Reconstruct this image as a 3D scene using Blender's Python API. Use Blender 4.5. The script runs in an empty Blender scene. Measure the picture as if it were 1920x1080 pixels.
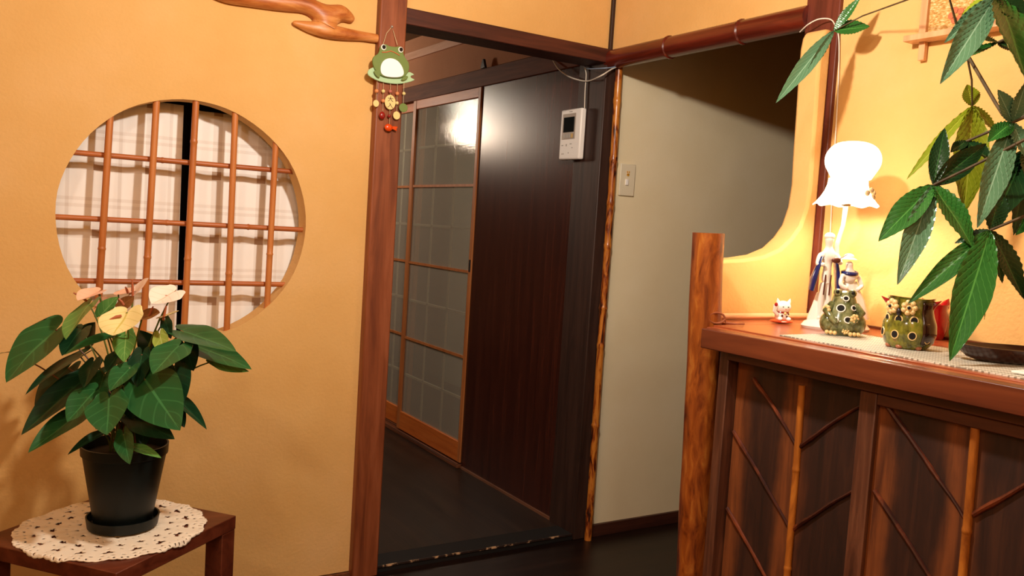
import bpy, math, random
from mathutils import Vector as V, Matrix, noise
random.seed(7)
C = bpy.context.scene.collection
PI = math.pi
# ---------------------------------------------------------------- camera frame
CAM = V((-1.91, -2.51, 1.15)); YAW, PIT, ROL, FPX = math.radians(31.805), math.radians(-4.119), math.radians(3.606), 1606.4
_f = V((math.sin(YAW)*math.cos(PIT), math.cos(YAW)*math.cos(PIT), math.sin(PIT)))
_r0 = V((math.cos(YAW), -math.sin(YAW), 0)); _u0 = _r0.cross(_f)
_r = math.cos(ROL)*_r0 + math.sin(ROL)*_u0; _u = -math.sin(ROL)*_r0 + math.cos(ROL)*_u0
def ray(x, y): return _f + (x-960)/FPX*_r - (y-540)/FPX*_u
def dep(x, y, d): return CAM + ray(x, y)*d
def onp(x, y, ax, v):
    d = ray(x, y); return CAM + d*((v-CAM[ax])/d[ax])
# ---------------------------------------------------------------- helpers
ORG = {}
def lin(h):
    h = h.lstrip('#'); o = []
    for i in (0, 2, 4):
        c = int(h[i:i+2], 16)/255; o.append(c/12.92 if c <= .04045 else ((c+.055)/1.055)**2.4)
    return tuple(o)+(1,)
def frame(origin, ang=-31.805):
    a = math.radians(ang); return (V(origin), math.cos(a), math.sin(a))
class MB:
    def __init__(s, fr=None): s.v = []; s.f = []; s.m = []; s.uv = {}; s.fr = fr; s.mi = 0
    def P(s, p):
        p = V(p)
        if s.fr: o, c, n = s.fr; p = V((o.x+p.x*c-p.y*n, o.y+p.x*n+p.y*c, o.z+p.z))
        s.v.append(p); return len(s.v)-1
    def F(s, *i): s.f.append(tuple(i)); s.m.append(s.mi)
    def box(s, a, b):
        x0, y0, z0 = a; x1, y1, z1 = b
        i = [s.P(p) for p in ((x0,y0,z0),(x1,y0,z0),(x1,y1,z0),(x0,y1,z0),(x0,y0,z1),(x1,y0,z1),(x1,y1,z1),(x0,y1,z1))]
        for q in ((3,2,1,0),(4,5,6,7),(0,1,5,4),(1,2,6,5),(2,3,7,6),(3,0,4,7)): s.F(*[i[k] for k in q])
        return s
    def tube(s, pts, rad, n=10, cap=True, flat=1.0, twist=0):
        pts = [V(p) for p in pts]
        if not hasattr(rad, '__len__'): rad = [rad]*len(pts)
        rings = []; ref = None
        for k, p in enumerate(pts):
            t = (pts[min(k+1, len(pts)-1)]-pts[max(k-1, 0)])
            t = t.normalized() if t.length > 1e-9 else V((0,0,1))
            if ref is None:
                ref = V((0,0,1)) if abs(t.z) < .9 else V((1,0,0))
            a = (ref - t*ref.dot(t)).normalized(); ref = a; b = t.cross(a)
            rings.append([s.P(p+(a*math.cos(2*PI*j/n)*flat+b*math.sin(2*PI*j/n))*rad[k]) for j in range(n)])
        for k in range(len(rings)-1):
            for j in range(n): s.F(rings[k][j], rings[k][(j+1)%n], rings[k+1][(j+1)%n], rings[k+1][j])
        if cap: s.F(*rings[0][::-1]); s.F(*rings[-1])
        return s
    def lathe(s, prof, c=(0,0,0), n=32, fn=None, sx=1, sy=1, cap=True):
        rings = []
        for r, z in prof:
            ring = []
            for j in range(n):
                a = 2*PI*j/n; rr = r; zz = z
                if fn: rr, zz = fn(a, r, z)
                ring.append(s.P((c[0]+rr*math.cos(a)*sx, c[1]+rr*math.sin(a)*sy, c[2]+zz)))
            rings.append(ring)
        for k in range(len(rings)-1):
            for j in range(n): s.F(rings[k][j], rings[k][(j+1)%n], rings[k+1][(j+1)%n], rings[k+1][j])
        if cap:
            if prof[0][0] > 1e-5: s.F(*rings[0][::-1])
            if prof[-1][0] > 1e-5: s.F(*rings[-1])
        return s
    def ball(s, c, r, n=16, m=10):
        if not hasattr(r, '__len__'): r = (r, r, r)
        top = s.P((c[0], c[1], c[2]+r[2])); rings = []
        for k in range(1, m):
            t = PI*k/m
            rings.append([s.P((c[0]+r[0]*math.sin(t)*math.cos(2*PI*j/n), c[1]+r[1]*math.sin(t)*math.sin(2*PI*j/n), c[2]+r[2]*math.cos(t))) for j in range(n)])
        bot = s.P((c[0], c[1], c[2]-r[2]))
        for j in range(n):
            s.F(top, rings[0][j], rings[0][(j+1)%n]); s.F(bot, rings[-1][(j+1)%n], rings[-1][j])
        for k in range(len(rings)-1):
            for j in range(n): s.F(rings[k][j], rings[k+1][j], rings[k+1][(j+1)%n], rings[k][(j+1)%n])
        return s
    def prism(s, pts, o, ex, ey, ez, d):
        """2-D outline pts in the plane (ex,ey) at o, extruded by d along ez"""
        o = V(o); ex = V(ex); ey = V(ey); ez = V(ez)
        a = [s.P(o+ex*x+ey*y) for x, y in pts]; b = [s.P(o+ex*x+ey*y+ez*d) for x, y in pts]
        s.F(*a); s.F(*b[::-1]); n = len(pts)
        for j in range(n): s.F(a[j], b[j], b[(j+1)%n], a[(j+1)%n])
        return s
    def disc(s, o, nrm, rx, ry, d, n=20, up=(0,0,1)):
        nrm = V(nrm).normalized(); up = V(up); ey = (up-nrm*up.dot(nrm)).normalized(); ex = ey.cross(nrm)
        return s.prism([(rx*math.cos(2*PI*k/n), ry*math.sin(2*PI*k/n)) for k in range(n)], o, ex, ey, nrm, d)
    def torus(s, o, nrm, rx, ry, r, n=20, m=6, up=(0,0,1)):
        nrm = V(nrm).normalized(); up = V(up); ey = (up-nrm*up.dot(nrm)).normalized(); ex = ey.cross(nrm); o = V(o); rings = []
        for k in range(n):
            a = 2*PI*k/n; d = ex*math.cos(a)+ey*math.sin(a); c = o+ex*rx*math.cos(a)+ey*ry*math.sin(a)
            rings.append([s.P(c+(d*math.cos(2*PI*j/m)+nrm*math.sin(2*PI*j/m))*r) for j in range(m)])
        for k in range(n):
            for j in range(m): s.F(rings[k][j], rings[(k+1)%n][j], rings[(k+1)%n][(j+1)%m], rings[k][(j+1)%m])
        return s
    def build(s, name, mat, parent=None, smooth=True, bevel=0, sub=0, solid=0, label=None, auto=40, org=None):
        me = bpy.data.meshes.new(name)
        if parent is not None: o0 = ORG[parent.name]
        elif org is not None: o0 = V(org)
        else:
            xs = [p.x for p in s.v]; ys = [p.y for p in s.v]; zs = [p.z for p in s.v]
            o0 = V(((min(xs)+max(xs))/2, (min(ys)+max(ys))/2, min(zs)))
        me.from_pydata([p-o0 for p in s.v], [], s.f)
        for mt in (mat if isinstance(mat, (list, tuple)) else [mat]): me.materials.append(mt)
        for p, mi in zip(me.polygons, s.m): p.material_index = mi; p.use_smooth = smooth
        if s.uv:
            uvl = me.uv_layers.new(name='UVMap')
            for l in me.loops: uvl.data[l.index].uv = s.uv.get(l.vertex_index, (0.5, 0.5))
        me.validate(); me.update()
        if smooth and auto:
            try: me.set_sharp_from_angle(angle=math.radians(auto))
            except Exception: pass
        o = bpy.data.objects.new(name, me); C.objects.link(o)
        if parent is not None: o.parent = parent
        else: o.location = o0
        ORG[o.name] = o0
        if bevel:
            m = o.modifiers.new('bevel', 'BEVEL'); m.width = bevel; m.segments = 2; m.limit_method = 'ANGLE'
        if sub:
            m = o.modifiers.new('sub', 'SUBSURF'); m.levels = sub; m.render_levels = sub
        if solid:
            m = o.modifiers.new('sol', 'SOLIDIFY'); m.thickness = solid; m.offset = 0
        if label: o['label'] = label
        return o
def tag(o, label, cat, group=None):
    o['label'] = label; o['category'] = cat
    if group: o['group'] = group
    return o
def struct(o): o['kind'] = 'structure'; return o
def empty(name, loc, label=None, cat=None, group=None):
    o = bpy.data.objects.new(name, None); C.objects.link(o); o.location = loc; o.empty_display_size = .05
    ORG[o.name] = V(loc)
    if label: tag(o, label, cat, group)
    return o
def skin(name, nodes, edges, mat, parent=None, fr=None, sub=2, org=None):
    """nodes: list of (x,y,z,r) ; continuous skinned surface"""
    mb = MB(fr)
    for n in nodes: mb.P(n[:3])
    o0 = ORG[parent.name] if parent is not None else V(org if org else mb.v[0])
    me = bpy.data.meshes.new(name); me.from_pydata([p-o0 for p in mb.v], edges, [])
    me.materials.append(mat)
    o = bpy.data.objects.new(name, me); C.objects.link(o)
    if parent is not None: o.parent = parent
    else: o.location = o0
    ORG[o.name] = o0
    m = o.modifiers.new('skin', 'SKIN'); m.use_smooth_shade = True
    for k, n in enumerate(nodes):
        sv = me.skin_vertices[0].data[k]; r = n[3]
        sv.radius = r if hasattr(r, '__len__') else (r, r)
        sv.use_root = (k == 0)
    m = o.modifiers.new('sub', 'SUBSURF'); m.levels = sub; m.render_levels = sub
    return o
# ---------------------------------------------------------------- materials
def mat(name, col, rough=.5, metal=0, spec=.5, emit=None, es=0, coat=0, trans=0, ior=1.45, sss=0, alpha=None):
    m = bpy.data.materials.new(name); m.use_nodes = True
    b = m.node_tree.nodes['Principled BSDF']
    b.inputs['Base Color'].default_value = lin(col) if isinstance(col, str) else col
    b.inputs['Roughness'].default_value = rough; b.inputs['Metallic'].default_value = metal
    b.inputs['Specular IOR Level'].default_value = spec; b.inputs['Coat Weight'].default_value = coat
    b.inputs['Coat Roughness'].default_value = .15
    b.inputs['Transmission Weight'].default_value = trans; b.inputs['IOR'].default_value = ior
    if emit: b.inputs['Emission Color'].default_value = lin(emit); b.inputs['Emission Strength'].default_value = es
    return m
def N(m, t, **k):
    n = m.node_tree.nodes.new(t)
    for a, b in k.items(): setattr(n, a, b)
    return n
def bsdf(m): return m.node_tree.nodes['Principled BSDF']
def noisy(m, cols, scale=(1,1,1), ns=5, detail=4, pos=None, bump=0, bscale=None, dist=.02, rough=.6, coords='Object', distort=0, rvar=0):
    """multi-colour noise ramp on stretched coordinates, with optional bump"""
    L = m.node_tree.links
    tc = N(m, 'ShaderNodeTexCoord'); mp = N(m, 'ShaderNodeMapping'); mp.inputs['Scale'].default_value = scale
    L.new(tc.outputs[coords], mp.inputs['Vector'])
    no = N(m, 'ShaderNodeTexNoise'); no.inputs['Scale'].default_value = ns; no.inputs['Detail'].default_value = detail
    no.inputs['Roughness'].default_value = rough; no.inputs['Distortion'].default_value = distort
    L.new(mp.outputs[0], no.inputs['Vector'])
    cr = N(m, 'ShaderNodeValToRGB'); e = cr.color_ramp.elements
    pos = pos or [.3+.4*i/(len(cols)-1) for i in range(len(cols))]
    e[0].position = pos[0]; e[0].color = lin(cols[0]); e[1].position = pos[-1]; e[1].color = lin(cols[-1])
    for c, p in zip(cols[1:-1], pos[1:-1]): x = e.new(p); x.color = lin(c)
    L.new(no.outputs[0], cr.inputs[0]); L.new(cr.outputs[0], bsdf(m).inputs['Base Color'])
    if bump:
        n2 = no
        if bscale:
            n2 = N(m, 'ShaderNodeTexNoise'); n2.inputs['Scale'].default_value = bscale; n2.inputs['Detail'].default_value = 3
            L.new(mp.outputs[0], n2.inputs['Vector'])
        bp = N(m, 'ShaderNodeBump'); bp.inputs['Strength'].default_value = bump; bp.inputs['Distance'].default_value = dist
        L.new(n2.outputs[0], bp.inputs['Height']); L.new(bp.outputs[0], bsdf(m).inputs['Normal'])
    return m, cr, no, mp
def wood(name, cols, axis='z', rough=.5, spec=.5, stretch=14, ns=3, bump=.15, coat=0, detail=6):
    m = mat(name, cols[0], rough, spec=spec, coat=coat)
    s = [stretch]*3; s['xyz'.index(axis)] = 1.0
    noisy(m, cols, s, ns, detail, bump=bump, dist=.003, distort=.6); return m
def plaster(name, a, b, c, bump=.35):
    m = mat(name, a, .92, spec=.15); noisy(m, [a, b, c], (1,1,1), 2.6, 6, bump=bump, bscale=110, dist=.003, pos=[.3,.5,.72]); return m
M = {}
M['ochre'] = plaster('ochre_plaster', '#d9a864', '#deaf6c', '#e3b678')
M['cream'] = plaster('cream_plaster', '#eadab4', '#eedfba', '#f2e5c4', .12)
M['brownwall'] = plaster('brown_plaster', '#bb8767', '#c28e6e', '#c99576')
M['ceil'] = plaster('ceiling_board', '#6e5238', '#775a3f', '#806246', .1)
M['post'] = wood('red_brown_post', ['#63301b', '#834526', '#985636'], 'z', .45, ns=2.5)
M['beam_x'] = wood('dark_beam', ['#35150d', '#472015', '#5a2b1c'], 'x', .5)
M['beam_y'] = wood('dark_header', ['#5a3220', '#70412b', '#825036'], 'y', .65, spec=.2)
M['darkpost'] = wood('blackened_post', ['#251611', '#34211a', '#3f2a21'], 'z', .5)
M['darkpanel'] = wood('dark_veneer', ['#301410', '#3d1b13', '#4c2419'], 'z', .26, ns=2.2, stretch=20, bump=.03, spec=.6)
M['doorwood'] = wood('sliding_door_pine', ['#a9602f', '#bb733d', '#c5804b'], 'z', .45)
M['doorrail'] = wood('sliding_door_rail', ['#b85c1e', '#cc6f2a', '#d77c36'], 'y', .45)
M['sill'] = wood('sill_wood', ['#4a2716', '#6a3c22', '#7d4c2e'], 'y', .5)
M['table'] = wood('table_veneer', ['#4a1d0f', '#5e2a18', '#6d3520'], 'x', .38, ns=2)
M['counter'] = wood('counter_wood', ['#7a3417', '#904220', '#9f502a'], 'y', .3, ns=2, bump=.05, coat=.3)
M['lip'] = wood('counter_lip_wood', ['#4c1e0e', '#602a15', '#71361c'], 'y', .38, ns=2, bump=.06, coat=.2)
M['cabframe'] = wood('cabinet_frame_wood', ['#351a10', '#55301f', '#70452f'], 'z', .5, ns=4)
M['cabrail'] = wood('cabinet_rail_wood', ['#3c1b11', '#4f2819', '#603423'], 'y', .5, ns=4)
M['cabpanel'] = wood('cabinet_bark_panel', ['#25120b', '#3a1d12', '#54301a'], 'z', .6, ns=3.0, stretch=12)
M['darkrecess'] = mat('cabinet_recess', '#0e0907', .8)
M['blackish'] = mat('dark_void_board', '#0d0807', .8)
M['bamb'] = wood('lattice_bamboo', ['#a65a2a', '#bf7236', '#cb8144'], 'z', .4, ns=2)
M['bambx'] = wood('lattice_bamboo_cross', ['#9a4e24', '#b3632f', '#bf713b'], 'x', .4, ns=2)
M['smoked'] = wood('smoked_bamboo_beam', ['#3d1209', '#5c1d0f', '#772a16'], 'y', .3, ns=2.5, coat=.3)
M['drift'] = wood('driftwood', ['#7a3814', '#b0622a', '#cf8846', '#e0ae7c'], 'x', .4, ns=4, stretch=6, bump=.5)
M['twig'] = wood('dark_branch_strip', ['#1c0a06', '#3a150b', '#7a3818'], 'z', .4, ns=9, stretch=1.5)
M['stripb'] = wood('split_bamboo_strip', ['#6b3210', '#b36a25', '#cf8936'], 'z', .38, ns=5, stretch=5)
def mottled(name, cols, ns, coat=.3, s=(3,3,.6), pos=None):
    m = mat(name, cols[0], .35, coat=coat); noisy(m, cols, s, ns, 6, pos=pos, bump=.2, dist=.003, distort=.8); return m
M['pole'] = mottled('mottled_bamboo_pole', ['#2e0f07', '#8a3e14', '#bf7328', '#cf8a3a'], 16, pos=[.38,.45,.52,.7])
M['log'] = mottled('polished_log', ['#3a1408', '#74340f', '#984f1a', '#b8742f'], 11, s=(4,4,1.0), pos=[.28,.42,.58,.75])
M['logtop'] = mat('log_cut_end', '#a5652f', .6)
M['porcelain'] = mat('white_porcelain', '#f2ebe0', .15, coat=.5)
M['blue'] = mat('cobalt_glaze', '#141f5e', .2, coat=.4)
M['brownglaze'] = mat('brown_paint_glaze', '#5a2d20', .3)
M['skin'] = mat('painted_skin_glaze', '#f2d3b8', .3)
M['white'] = mat('white_plastic', '#f6f3ee', .35)
M['cable'] = mat('white_cable_sheath', '#d8cfc0', .5)
M['bluecable'] = mat('blue_cable_sheath', '#7f93ad', .5)
M['screen'] = mat('dark_lcd', '#0c1414', .12)
M['bezel'] = mat('silver_grey_bezel', '#a3968a', .35, .3)
M['btn'] = mat('grey_marking', '#a9a49c', .5)
M['switchp'] = mat('ivory_switch_plate', '#e6dbbf', .4)
M['yellow'] = mat('yellow_sticker', '#d89a1e', .5)
M['potblack'] = mat('black_plastic_pot', '#0d1413', .42, spec=.4)
M['soil'] = mat('potting_soil', '#20150e', .95)
M['lace'] = mat('cream_crochet_cotton', '#efe2cc', .9, spec=.1)
M['stem'] = mat('green_petiole', '#5e6b23', .5)
M['stemred'] = mat('brownish_petiole', '#6b4226', .5)
M['bark'] = wood('pachira_bark', ['#33240f', '#4c3a1c', '#5f4a28'], 'z', .7)
M['gold'] = mat('pale_yellow_bead', '#e6cf8a', .4)
M['orangebead'] = mat('orange_bead', '#d98a55', .4)
M['pinkbead'] = mat('dusty_pink_bead', '#b86a5a', .4)
M['redglaze'] = mat('red_glaze', '#9c0e12', .12, coat=.6)
M['fish'] = mat('vermilion_paint', '#d9480f', .25, coat=.4)
M['froggreen'] = mat('painted_frog_green', '#6f8340', .6)
M['leafpad'] = mat('pale_mint_paint', '#aecfa0', .55)
M['mirrorbelly'] = mat('white_enamel_belly', '#ffffff', .12, coat=.5)
M['eyew'] = mat('eye_white_paint', '#f1eee2', .4)
M['eyeb'] = mat('eye_black_paint', '#0a0c0a', .3)
M['lip_red'] = mat('mouth_orange_paint', '#cf6a3c', .5)
M['string'] = mat('twine', '#c4b48a', .8)
M['straw'] = mat('strawberry_red_paint', '#8e1712', .3, coat=.3)
M['owlglaze'] = mat('olive_green_glaze', '#6b6a1e', .14, coat=.6)
noisy(M['owlglaze'], ['#2a2410', '#5c5d1d', '#86832b', '#94662c'], (1,1,.6), 55, 4, pos=[.32,.45,.6,.75])
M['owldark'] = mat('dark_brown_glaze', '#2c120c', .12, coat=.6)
M['frogglaze'] = mat('grey_green_glaze', '#5d6136', .14, coat=.6)
noisy(M['frogglaze'], ['#2a2c16', '#5b6038', '#83855a', '#a59a6a'], (1,1,.7), 60, 4, pos=[.32,.45,.6,.78])
M['creamglaze'] = mat('cream_flower_glaze', '#e8c685', .2, coat=.5)
M['hole'] = mat('dark_opening', '#0c0704', .8)
M['catred'] = mat('cushion_orange_red', '#d24a1c', .35, coat=.3)
M['tray'] = mat('dark_lacquer_tray', '#3a1a10', .28, coat=.4)
M['rod'] = mat('pale_peeled_rod', '#e2a878', .4)
M['cord'] = mat('brown_hanging_cord', '#8c4a26', .7)
M['paper'] = mat('white_card', '#efe9e0', .6)
M['frameled'] = wood('pale_frame_wood', ['#c48c5c', '#d39d6c', '#dcab7d'], 'z', .45)
M['lampglass'] = mat('glowing_opal_glass', '#fff3dc', .3, emit='#ffefd2', es=2)
M['hallglass'] = mat('glowing_hall_globe', '#ffffff', .3, emit='#fff2dc', es=14)
# floor: dark planks
def planks(name, cols, axis, w=.11, rough=.3):
    m = mat(name, cols[0], rough, spec=.4); L = m.node_tree.links
    s = [16]*3; s['xyz'.index(axis)] = 1.2
    _, cr, no, mp = noisy(m, cols, s, 2, 5, bump=.08, dist=.003)
    tc = N(m, 'ShaderNodeTexCoord'); sp = N(m, 'ShaderNodeSeparateXYZ'); L.new(tc.outputs['Object'], sp.inputs[0])
    md = N(m, 'ShaderNodeMath', operation='DIVIDE'); md.inputs[1].default_value = w; L.new(sp.outputs['Y' if axis == 'x' else 'X'], md.inputs[0])
    fr = N(m, 'ShaderNodeMath', operation='FRACT'); L.new(md.outputs[0], fr.inputs[0])
    lt = N(m, 'ShaderNodeMath', operation='GREATER_THAN'); lt.inputs[1].default_value = .03; L.new(fr.outputs[0], lt.inputs[0])
    mx = N(m, 'ShaderNodeMixRGB'); mx.inputs[1].default_value = (.004,.003,.002,1); L.new(lt.outputs[0], mx.inputs[0]); L.new(cr.outputs[0], mx.inputs[2])
    L.new(mx.outputs[0], bsdf(m).inputs['Base Color']); return m
M['floor'] = planks('dark_entry_boards', ['#140a07', '#1c0f0b', '#26160f'], 'x', .1, .35)
M['hallfloor'] = planks('dark_hall_boards', ['#1e120c', '#281a12', '#352419'], 'y', .13, .4)
# worn threshold edge
M['worn'] = mat('chipped_sill_edge', '#30180f', .7); noisy(M['worn'], ['#1d100b', '#2a1710', '#c9a27a'], (1,1,1), 28, 5, pos=[.3,.52,.6])
# reeded glass
gl = mat('pebbled_frosted_glass', '#d5dacd', .07, spec=.8, trans=.85, ior=1.45); M['glass'] = gl
_n = N(gl, 'ShaderNodeTexNoise'); _n.inputs['Scale'].default_value = 130; _b = N(gl, 'ShaderNodeBump'); _b.inputs['Strength'].default_value = .25; _b.inputs['Distance'].default_value = .0015
_t = N(gl, 'ShaderNodeTexCoord'); gl.node_tree.links.new(_t.outputs['Object'], _n.inputs['Vector']); gl.node_tree.links.new(_n.outputs[0], _b.inputs['Height']); gl.node_tree.links.new(_b.outputs[0], bsdf(gl).inputs['Normal'])
_p = bsdf(gl); _p.inputs['Transmission Weight'].default_value = 0; _p.inputs['Base Color'].default_value = lin('#cbc3b6')
_tr = N(gl, 'ShaderNodeBsdfTransparent'); _tr.inputs[0].default_value = (.82,.85,.80,1); _mx = N(gl, 'ShaderNodeMixShader'); _mx.inputs[0].default_value = .38
gl.node_tree.links.new(_tr.outputs[0], _mx.inputs[1]); gl.node_tree.links.new(_p.outputs[0], _mx.inputs[2]); gl.node_tree.links.new(_mx.outputs[0], gl.node_tree.nodes['Material Output'].inputs['Surface'])
# leaf material from UV (s across 0..1, t along)
def leafmat(name, c1, c2, vein, rough=.32, vs=11, spec=.5):
    m = mat(name, c1, rough, spec=spec); L = m.node_tree.links
    uv = N(m, 'ShaderNodeUVMap'); sp = N(m, 'ShaderNodeSeparateXYZ'); L.new(uv.outputs[0], sp.inputs[0])
    a = N(m, 'ShaderNodeMath', operation='SUBTRACT'); a.inputs[1].default_value = .5; L.new(sp.outputs[0], a.inputs[0])
    ab = N(m, 'ShaderNodeMath', operation='ABSOLUTE'); L.new(a.outputs[0], ab.inputs[0])
    mid = N(m, 'ShaderNodeMath', operation='LESS_THAN'); mid.inputs[1].default_value = .022; L.new(ab.outputs[0], mid.inputs[0])
    k = N(m, 'ShaderNodeMath', operation='MULTIPLY_ADD'); k.inputs[1].default_value = -.55; L.new(ab.outputs[0], k.inputs[0]); L.new(sp.outputs[1], k.inputs[2])
    k2 = N(m, 'ShaderNodeMath', operation='MULTIPLY'); k2.inputs[1].default_value = vs*2*PI; L.new(k.outputs[0], k2.inputs[0])
    si = N(m, 'ShaderNodeMath', operation='SINE'); L.new(k2.outputs[0], si.inputs[0])
    g = N(m, 'ShaderNodeMath', operation='GREATER_THAN'); g.inputs[1].default_value = .93; L.new(si.outputs[0], g.inputs[0])
    mx = N(m, 'ShaderNodeMath', operation='MAXIMUM'); L.new(mid.outputs[0], mx.inputs[0])
    gg = N(m, 'ShaderNodeMath', operation='MULTIPLY'); gg.inputs[1].default_value = .45; L.new(g.outputs[0], gg.inputs[0]); L.new(gg.outputs[0], mx.inputs[1])
    tc = N(m, 'ShaderNodeTexCoord'); no = N(m, 'ShaderNodeTexNoise'); no.inputs['Scale'].default_value = 14; L.new(tc.outputs['Object'], no.inputs['Vector'])
    c = N(m, 'ShaderNodeMixRGB'); c.inputs[1].default_value = lin(c1); c.inputs[2].default_value = lin(c2); L.new(no.outputs[0], c.inputs[0])
    d = N(m, 'ShaderNodeMixRGB'); d.inputs[2].default_value = lin(vein); L.new(mx.outputs[0], d.inputs[0]); L.new(c.outputs[0], d.inputs[1])
    L.new(d.outputs[0], bsdf(m).inputs['Base Color'])
    return m
LM = [leafmat('anthurium_leaf_dark', '#0d2a17', '#173a1f', '#214a2a', vs=5), leafmat('anthurium_leaf_mid', '#1d4a24', '#2c6030', '#3c7440', vs=5),
      leafmat('anthurium_leaf_light', '#457a35', '#639447', '#86ad5e', vs=5), leafmat('anthurium_leaf_yellow', '#8fa03a', '#a9b455', '#c3c877', vs=5)]
PM = [leafmat('pachira_leaf_dark', '#122a14', '#1c3d1b', '#2f5a2a', .26), leafmat('pachira_leaf_green', '#21521f', '#34702a', '#4f8d3e', .26),
      leafmat('pachira_leaf_grey', '#44684a', '#5e8561', '#88a98a', .22), leafmat('pachira_leaf_yellow', '#6f7d12', '#8b971e', '#a5ad3a', .35)]
FM = [leafmat('spathe_pink', '#e8b08f', '#f0c3a4', '#e6a583', .4, 4), leafmat('spathe_cream', '#e8d48c', '#efe0a2', '#cdbb62', .4, 5),
      leafmat('spathe_white', '#f3d6c1', '#f6e2d2', '#eec2a8', .4, 4), leafmat('spathe_bronze', '#7b4a24', '#96602f', '#a5713d', .4, 4)]
# white cotton cloth, lattice shadows painted in as faint crossing bands
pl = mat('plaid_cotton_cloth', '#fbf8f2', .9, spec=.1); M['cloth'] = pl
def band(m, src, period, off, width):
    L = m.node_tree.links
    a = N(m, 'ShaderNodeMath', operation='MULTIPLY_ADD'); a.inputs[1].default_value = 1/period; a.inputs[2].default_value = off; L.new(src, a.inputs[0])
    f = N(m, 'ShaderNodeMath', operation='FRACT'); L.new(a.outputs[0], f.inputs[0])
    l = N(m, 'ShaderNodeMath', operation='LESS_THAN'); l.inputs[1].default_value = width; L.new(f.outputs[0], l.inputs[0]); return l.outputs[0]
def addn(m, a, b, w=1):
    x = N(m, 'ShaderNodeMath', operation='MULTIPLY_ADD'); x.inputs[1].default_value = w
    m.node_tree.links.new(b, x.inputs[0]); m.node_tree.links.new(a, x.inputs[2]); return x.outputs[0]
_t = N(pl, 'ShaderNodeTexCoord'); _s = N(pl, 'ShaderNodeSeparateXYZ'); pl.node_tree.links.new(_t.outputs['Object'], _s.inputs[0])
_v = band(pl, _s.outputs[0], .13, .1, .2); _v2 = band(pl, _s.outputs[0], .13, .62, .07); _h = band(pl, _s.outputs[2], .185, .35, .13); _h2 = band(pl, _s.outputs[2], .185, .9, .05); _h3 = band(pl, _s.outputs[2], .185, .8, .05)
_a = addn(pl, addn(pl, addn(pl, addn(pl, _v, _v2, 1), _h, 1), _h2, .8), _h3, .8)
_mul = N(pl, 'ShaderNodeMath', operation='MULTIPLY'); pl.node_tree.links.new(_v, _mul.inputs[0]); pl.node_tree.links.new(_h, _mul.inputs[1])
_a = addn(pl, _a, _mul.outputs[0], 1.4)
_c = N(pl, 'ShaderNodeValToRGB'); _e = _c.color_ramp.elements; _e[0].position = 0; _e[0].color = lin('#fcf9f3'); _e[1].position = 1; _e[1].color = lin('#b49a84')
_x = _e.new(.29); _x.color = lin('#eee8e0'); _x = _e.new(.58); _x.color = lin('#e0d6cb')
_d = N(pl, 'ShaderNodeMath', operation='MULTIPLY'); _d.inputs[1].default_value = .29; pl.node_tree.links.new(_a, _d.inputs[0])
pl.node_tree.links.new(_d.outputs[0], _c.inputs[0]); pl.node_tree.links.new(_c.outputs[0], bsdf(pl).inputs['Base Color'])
# woven mat: checker of two tones
wm = mat('woven_grey_mesh', '#b9b09c', .7); M['mat'] = wm
_t = N(wm, 'ShaderNodeTexCoord'); _mp = N(wm, 'ShaderNodeMapping'); _mp.inputs['Rotation'].default_value = (0,0,.7)
_k = N(wm, 'ShaderNodeTexChecker'); _k.inputs['Scale'].default_value = 130; _k.inputs['Color1'].default_value = lin('#d9d2c0'); _k.inputs['Color2'].default_value = lin('#8c8472')
wm.node_tree.links.new(_t.outputs['Object'], _mp.inputs[0]); wm.node_tree.links.new(_mp.outputs[0], _k.inputs['Vector']); wm.node_tree.links.new(_k.outputs[0], bsdf(wm).inputs['Base Color'])
# gold woven picture ground
M['woven'] = mat('gold_straw_weave', '#c89a4e', .6); noisy(M['woven'], ['#a8712e', '#cf9f55', '#ecd39a'], (1,1,2.2), 120, 3, bump=.8, dist=.004)

# ---------------------------------------------------------------- the room
T = .07
ZC = 2.4
w = MB()
# wall_left: Y = 0 plane with a round hole and the doorway, X from -3.2 to -0.03
hc = (-1.422, 1.11); hr = .331
def ring_wall(w, y, flip):
    n = 72; sq = []; cc = []
    x0, x1, z0, z1 = hc[0]-.42, hc[0]+.42, hc[1]-.42, hc[1]+.42
    for k in range(n):
        a = 2*PI*k/n; c, s = math.cos(a), math.sin(a); rr = hr*(1+.006*noise.noise(V((c*3, s*3, 1))))
        cc.append(w.P((hc[0]+rr*c, y, hc[1]+rr*s))); t = .42/max(abs(c), abs(s)); sq.append(w.P((hc[0]+t*c, y, hc[1]+t*s)))
    for k in range(n):
        q = (cc[k], sq[k], sq[(k+1)%n], cc[(k+1)%n]); w.F(*(q[::-1] if flip else q))
    return cc, (x0, x1, z0, z1)
c1, (x0, x1, z0, z1) = ring_wall(w, 0, False); c2, _ = ring_wall(w, T, True)
for k in range(72): w.F(c1[k], c1[(k+1)%72], c2[(k+1)%72], c2[k])
def quad_y(w, xa, xb, za, zb, y): i = [w.P(p) for p in ((xa,y,za),(xb,y,za),(xb,y,zb),(xa,y,zb))]; w.F(*i)
for y in (0, T):
    quad_y(w, -3.2, x0, 0, ZC, y); quad_y(w, x1, -.86, 0, ZC, y); quad_y(w, x0, x1, 0, z0, y); quad_y(w, x0, x1, z1, ZC, y)
w.box((-.86, 0, 1.79), (0.0, T, ZC))
struct(w.build('wall_left', M['ochre'], smooth=False))
w = MB(); w.box((.06, 0.0, 0), (1.6, .07, ZC)); struct(w.build('wall_passage', M['cream'], smooth=False))
w = MB(); w.box((0.0, -.90, 1.79), (.07, 0, ZC)); w.box((0, -3.6, 0), (.07, -.985, ZC)); w.box((0, -.985, 1.79), (.07, -.90, ZC)); struct(w.build('wall_right', M['ochre'], smooth=False))
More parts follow.
